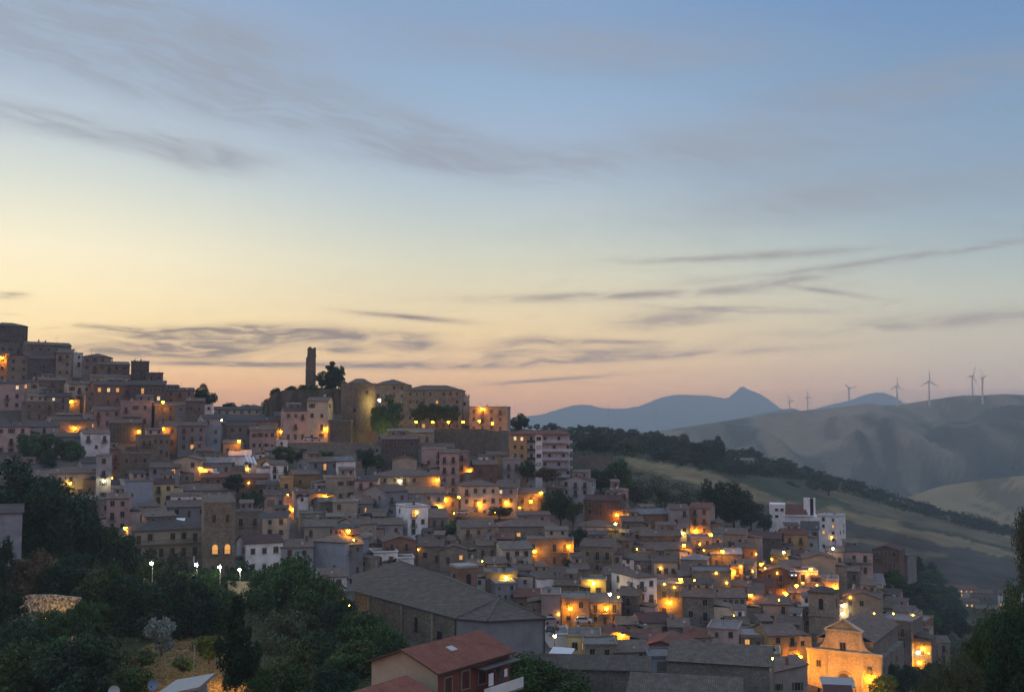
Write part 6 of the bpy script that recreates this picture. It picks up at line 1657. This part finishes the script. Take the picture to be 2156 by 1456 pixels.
def build_post():
    b = MB(); return b
HOOD = None
def hood():
    global HOOD
    if HOOD is None:
        b = MB(); b.cyl(0, 0, .24, .46, .50, .12, 10, 0, True); b.cyl(0, 0, .465, .55, .06, .04, 8); HOOD = b.mesh('hood', M_IRON)
    return HOOD
def lamp(px, py, kind, label, mode='auto', drop=5.2, D=None, k_rad=None):
    D0 = SC(D) if D is not None else SC(DD(px, py + 36))
    d = P(px, py, 1.0).normalized(); wallhit = False; hit = False; hn = None
    if D is None:
        hit, hp, hn, idx, ob, mt = scene.ray_cast(dg, Vector((0, 0, 0)), d)
        if hit and ob.name.split('.')[0] == 'ground': D0 = min(D0, hp.y - 1.5); hit = False
        elif hit and hp.y < D0 + 14:
            if abs(hn.z) > .45:      # over a roof: step forward to stand before the wall below it
                for q in range(3, 34, 3):
                    h2, p2, n2, i2, o2, m2 = scene.ray_cast(dg, Vector((0, 0, 0)), P(px, py + q, 1.0).normalized())
                    if h2 and abs(n2.z) < .45: D0 = p2.y - 1.6; break
                else: D0 = hp.y
                hit = False; wallhit = False
            else: D0 = hp.y; wallhit = True
    rad = k_rad * 1.3 if k_rad else (.42 if kind in 'op' else .32 if kind in 'ywg' else .16)
    if mode == 'auto': mode = 'wall' if (wallhit and hit and abs(hn.z) < .5) else 'post'
    G = 'street lamps of the town'
    if mode == 'wall':
        n = Vector((hn.x, hn.y, 0)).normalized(); n = n if n.y < 0 else -n
        p = hp + n * (1.25 if kind != 's' else .35); p = PR(px, py, p.y)
        r = tag(empty('wall_lamp', p, math.atan2(n.x, -n.y)), label, 'wall lamp', G)
        if kind != 's':
            b = MB(); b.tube((0, 1.05, .75), (0, .5, .95), .035, .035, 6); b.tube((0, .5, .95), (0, 0, .48), .035, .03, 6); b.box(-.08, .08, .98, 1.08, .5, .95); b.build('bracket', M_IRON, r)
            link('hood', hood(), r)
        else:
            b = MB(); b.box(-.1, .1, .12, .34, -.05, .12); b.build('bracket', M_IRON, r)
    else:
        p = PR(px, py, D0 - (1.8 if wallhit else 0))
        r = tag(empty('street_lamp', p, 0), label, 'street lamp', G)
        if kind != 's':
            b = MB(); b.tube((0, .7, -drop), (0, .7, .7), .075, .05, 8); b.tube((0, .7, .7), (0, 0, .46), .04, .035, 6); b.build('post', M_IRON if kind != 'p' else M_STEEL, r)
            link('hood', hood(), r)
        else:
            b = MB(); b.tube((0, .1, -2.6), (0, .1, 0), .04, .03, 6); b.build('post', M_IRON, r)
    link('bulb', bulb_mesh(kind, rad, 1 if rad < .2 else 2), r)
    return r
LAMPS = '''
4 753 o;orange lamp at the very left edge by the narrow glowing house
150 845 o;strong orange lamp between the cream and the pale house of the upper left quarter
343 846 o;orange lamp at the foot of the square dark tower block on the skyline
158 901 o;orange lamp over the wide low tan roof of the upper left quarter
292 908 o;orange lamp left of the row of tall narrow windows
343 903 o;smaller orange lamp above the row of tall narrow windows
467 884 y;pale yellow lamp near the skyline gap
503 928 o;strong orange lamp left of the castle road
592 908 o;strong orange lamp left of the pink three-storey house
685 903 o;strong orange lamp right of the tall cream house on the castle road
921 1010 o;orange lamp at the right end of the wide olive-tan building
989 991 o;orange lamp right of the tall pink house with balconies
937 1051 o;orange lamp high on the left of the glowing rubble gable
967 1046 o;orange lamp high on the right of the glowing rubble gable
925 1066 o;large orange lamp low at the left of the glowing rubble gable
1008 1060 o;orange lamp in the middle of the cream hipped house
1066 1058 o;orange lamp between the cream and the leaning grey house
1118 1055 o;orange lamp on the grey house before the tall tree
1139 1037 o;orange lamp up the lane left of the tall dark tree
842 1012 w;pale lamp on the wide olive-tan building
148 1017 y;yellow lamp lighting the corner of the cream hip-roofed house
219 1012 w;white lamp beside the tall thin grey house
264 1111 o;strong orange lamp above the trees of the left slope
422 986 o;orange glow in the doorway beside the hanging white sheet
521 987 s;small light under the white striped awnings
685 1045 o;tall yellow-orange lamp left of the cream two-floor house
616 1071 o;flame-like street light beside the mauve house
733 1117 o;lamp close against the deep yellow side wall
1126 1160 o;left bright orange lamp of the tan house with balconies
1197 1150 o;right bright orange lamp of the tan house with balconies
1250 1227 y;yellow lamp under the eave of the glowing cream house
1284 1250 w;white lamp on the roof corner below the glowing cream house
1201 1280 o;orange lamp on the left house of the courtyard
1277 1280 o;orange lamp in the centre of the right house of the courtyard
1299 1083 o;upper one of the twin orange lamps right of centre
1296 1102 y;lower one of the twin lamps right of centre
1438 1122 y;yellow lamp left below the balconied flats
1463 1117 o;orange lamp in front of the balconied flats
1497 1125 o;orange lamp right of the balconied flats
1440 1147 o;orange lamp left of the blank pale pink house
1521 1160 o;orange lamp right of the blank pale pink house
1473 1145 s;tiny light on the blank pale pink house
1433 1219 o;orange lamp beside the small cream house with three doors
1462 1221 s;small light right of the small cream house with three doors
1399 1229 s;small light low left of the small cream house with three doors
1410 1267 o;orange lamp right of the tall white house
1545 1204 o;orange lamp on the narrow orange-lit house wall
1603 1187 o;orange lamp near the small dark street tree
1585 1202 s;small warm light below the small dark street tree
1650 1162 y;tall yellow lamp below the ochre balconied house
1625 1177 s;small warm light up the street from the car headlights
1707 1197 o;orange lamp under the large cream gable
1677 1232 o;orange lamp left of the white box-like house
1655 1249 o;orange lamp below the dark house with white lights
1650 1247 s;small light beside the orange lamp below the dark house
1759 1236 o;orange lamp right of the low cream house
1775 1274 w;upper white lamp left of the chapel-like gable
1774 1291 w;lower white lamp left of the chapel-like gable
1580 1252 o;lamp on top of the glowing lamp strip
1545 1295 s;tiny lamp in the dark garden shrub below the pinkish terrace
1624 1385 y;yellow lamp on the glowing shop front
1684 1381 o;orange lamp left of the floodlit church facade
1833 1428 o;orange lamp before the right corner of the floodlit church
1943 1364 o;orange lamp on the brownish balconied house at the right
1933 1373 w;pale lamp beside the brownish balconied house at the right
1935 1394 o;lowest lamp right of the floodlit church
2037 1395 s 300;left small light among the trees at the right
2046 1399 s 300;right small light among the trees at the right
1922 1294 s;tiny light on the roof terrace behind the chapel-like gable
1066 1215 y;small pale lamp on the tan flat house right of the belfry
1310 1336 o;orange lamp at the gable with the dark red roof
1754 1154 w;white lamp at the foot of the white tower house
1751 1131 s;small white light halfway up the white tower house
735 1274 s;right small light in the trees at the corner of the great church
721 1269 s;left small light in the trees at the corner of the great church
600 1086 s;small light left of the flame-like street light
745 1136 s;small light by the deep yellow side wall
877 1079 s;small light on the pale top-floor house with a dark door
956 1080 s;small light under the glowing rubble gable
1042 1078 s;small light at the right of the cream hipped house
1094 1068 s;small light between the grey houses of the middle quarter
880 1156 s;small light behind the brown gable with the tiny window
1176 1292 s;small light left in the courtyard
1302 1256 s;small light between the glowing cream house and the tall white one
1391 1196 s;small light on the grey-roofed house uphill of the tall white one
1420 1236 s;small light under the three white-framed doors
1482 1158 s;small light right under the blank pale pink house
1508 1206 s;small light on the street left of the narrow orange-lit wall
1530 1226 s;small light just above the pinkish terrace of narrow windows
1560 1192 s;small light between the skylight house and the dark street tree
1592 1166 s;small light on the dark house with a plum roof
1611 1196 s;second small light below the dark street tree
1636 1206 s;small light left of the car headlights
1690 1226 s;small light on the white box-like house
1640 1262 s;small light under the very large tiled gable
1720 1231 s;small light under the large cream gable
1790 1257 s;small light on the long low blue-grey roofed house
1840 1291 s;small light on the right side of the chapel-like gable
1881 1291 s;small light on the peach lean-to
1955 1374 s;small light by the peach house among trees
236 1006 s;small light right of the tall thin grey house
524 1016 s;small light on the long low brown house
606 1041 s;small light on the little peach house
1015 1181 s;small light behind the belfry block
1341 1155 s;small light left of the centre right houses
'''
for ln in LAMPS.strip().splitlines():
    a, lab = ln.split(';'); t = a.split(); lamp(float(t[0]), float(t[1]), t[2], lab.strip(), D=float(t[3]) if len(t) > 3 else None)
# the row of six on the castle terrace, and the one above
for i, (x, y) in enumerate(((876, 888), (911, 888), (944, 888), (975, 888), (1009, 886))): lamp(x, y, 'o', ['leftmost', 'second', 'middle', 'fourth', 'rightmost'][i] + ' of the five lamps in a row on the castle terrace', 'post', 2.3, D=319)
lamp(1037, 891, 'o', 'orange lamp at the foot of the terrace building, right end of the castle lamps', 'post', 2.0, D=321)
lamp(1015, 860, 'o', 'orange lamp high on the front of the terrace building at the castle')
lamp(799, 842, 'g', 'yellow-white floodlight shining on the round castle tower', 'post', 7, D=315.5, k_rad=.32)
lamp(822, 906, 'g', 'yellow floodlight in the green tree at the castle foot', 'post', 3, D=304, k_rad=.36)
# park globes
for i, (x, y) in enumerate(((319, 1185), (413, 1188), (462, 1193), (504, 1199))): lamp(x, y, 'p', ['first', 'second', 'third', 'fourth'][i] + ' white globe lamp of the park row, counted from the left', 'post', 4.0, D=172, k_rad=.23)
# lane lamps hidden behind foliage that light the wall, the bank and the lit gable
lamp(100, 1302, 'y', 'lamp behind the pale shrub, lighting the dry stone wall', 'post', 1.6, D=140.5, k_rad=.28)
M_BULB['B'] = emit('lane_bulb', (1.0, 0.52, 0.12), 520.0)
lamp(490, 1378, 'B', 'lamp behind the dark conifer, lighting the golden bank', 'post', 3.0, D=116, k_rad=.32)
lamp(1168, 1338, 'w', 'greenish white lamp behind the corner of the great church', 'post', 4.0, D=170, k_rad=.24)
# unlit curved lamp post in the foreground
p = P(406, 1446, 112); r = tag(empty('lamp_post', p, 0), 'tall unlit lamp post with a curved arm before the golden bank', 'lamp post')
b = MB(); b.tube((0, 0, -3), (.1, 0, 5.2), .09, .06, 8); b.build('post', M_STEEL, r)
b = MB(); b.tube((.05, 0, 3.6), (-.25, 0, 4.3), .03, .03, 6); b.tube((-.25, 0, 4.3), (-.9, 0, 4.5), .03, .025, 6); b.build('arm', M_STEEL, r)
b = MB(); b.box(-1.35, -.88, -.12, .12, 4.42, 4.54); b.build('lamp_head', M_STEEL, r)
p = P(409, 1208, 168); r = tag(empty('flag_pole', p, 0), 'thin pole with a furled flag beside the second park lamp', 'pole')
b = MB(); b.tube((0, 0, -3), (0, 0, 4.0), .05, .03, 6); b.build('pole', M_STEEL, r); b = MB(); b.box(-.25, .0, -.05, .05, 2.2, 3.6); b.build('flag', M_CLOTH, r)
# facade floodlights of the church, standing in the square before it
for i, x in enumerate((-7.0, -2.4, 2.4, 7.0)):
    L = Loc(1779, 1480, 184, -14); m = Matrix.Translation(L.loc) @ Matrix.Rotation(L.a, 4, 'Z'); p = m @ Vector((x * 1.4, -9, 4.6))
    r = tag(empty('floodlight', p, L.a), ['leftmost', 'second', 'third', 'rightmost'][i] + ' floodlight on the square, aimed at the orange church facade', 'floodlight', 'floodlights of the church')
    b = MB(); b.box(-.25, .25, -.3, .1, -4.2, .35); b.build('housing', M_IRON, r)
    sp = bpy.data.lights.new('facade_beam', 'SPOT'); sp.energy = (2400, 4300, 3700, 2500)[i]; sp.color = (1.0, .37, .03); sp.spot_size = R(95); sp.spot_blend = .6; sp.shadow_soft_size = .15
    o = bpy.data.objects.new('beam', sp); col.objects.link(o); o.parent = r; o.location = (0, .35, .3); o.rotation_euler = (R(110), 0, 0)

# ================================================================= AIR
b = MB(); b.box(-18000, 18000, -600, 18000, -193, 480); o = b.build('haze', None); o.data.materials.clear()
hm = bpy.data.materials.new('evening_haze'); hm.use_nodes = True; n = NT(hm.node_tree); n.n.clear()
ou = n.new('ShaderNodeOutputMaterial'); pv = n.new('ShaderNodeVolumePrincipled'); pv.inputs['Color'].default_value = (0.74, 0.90, 1.0, 1); pv.inputs['Density'].default_value = HAZE; pv.inputs['Anisotropy'].default_value = 0.0
n.l.new(pv.outputs[0], ou.inputs['Volume']); o.data.materials.append(hm); tag(o, 'thin blue evening haze over the valley', 'haze', None, 'stuff')
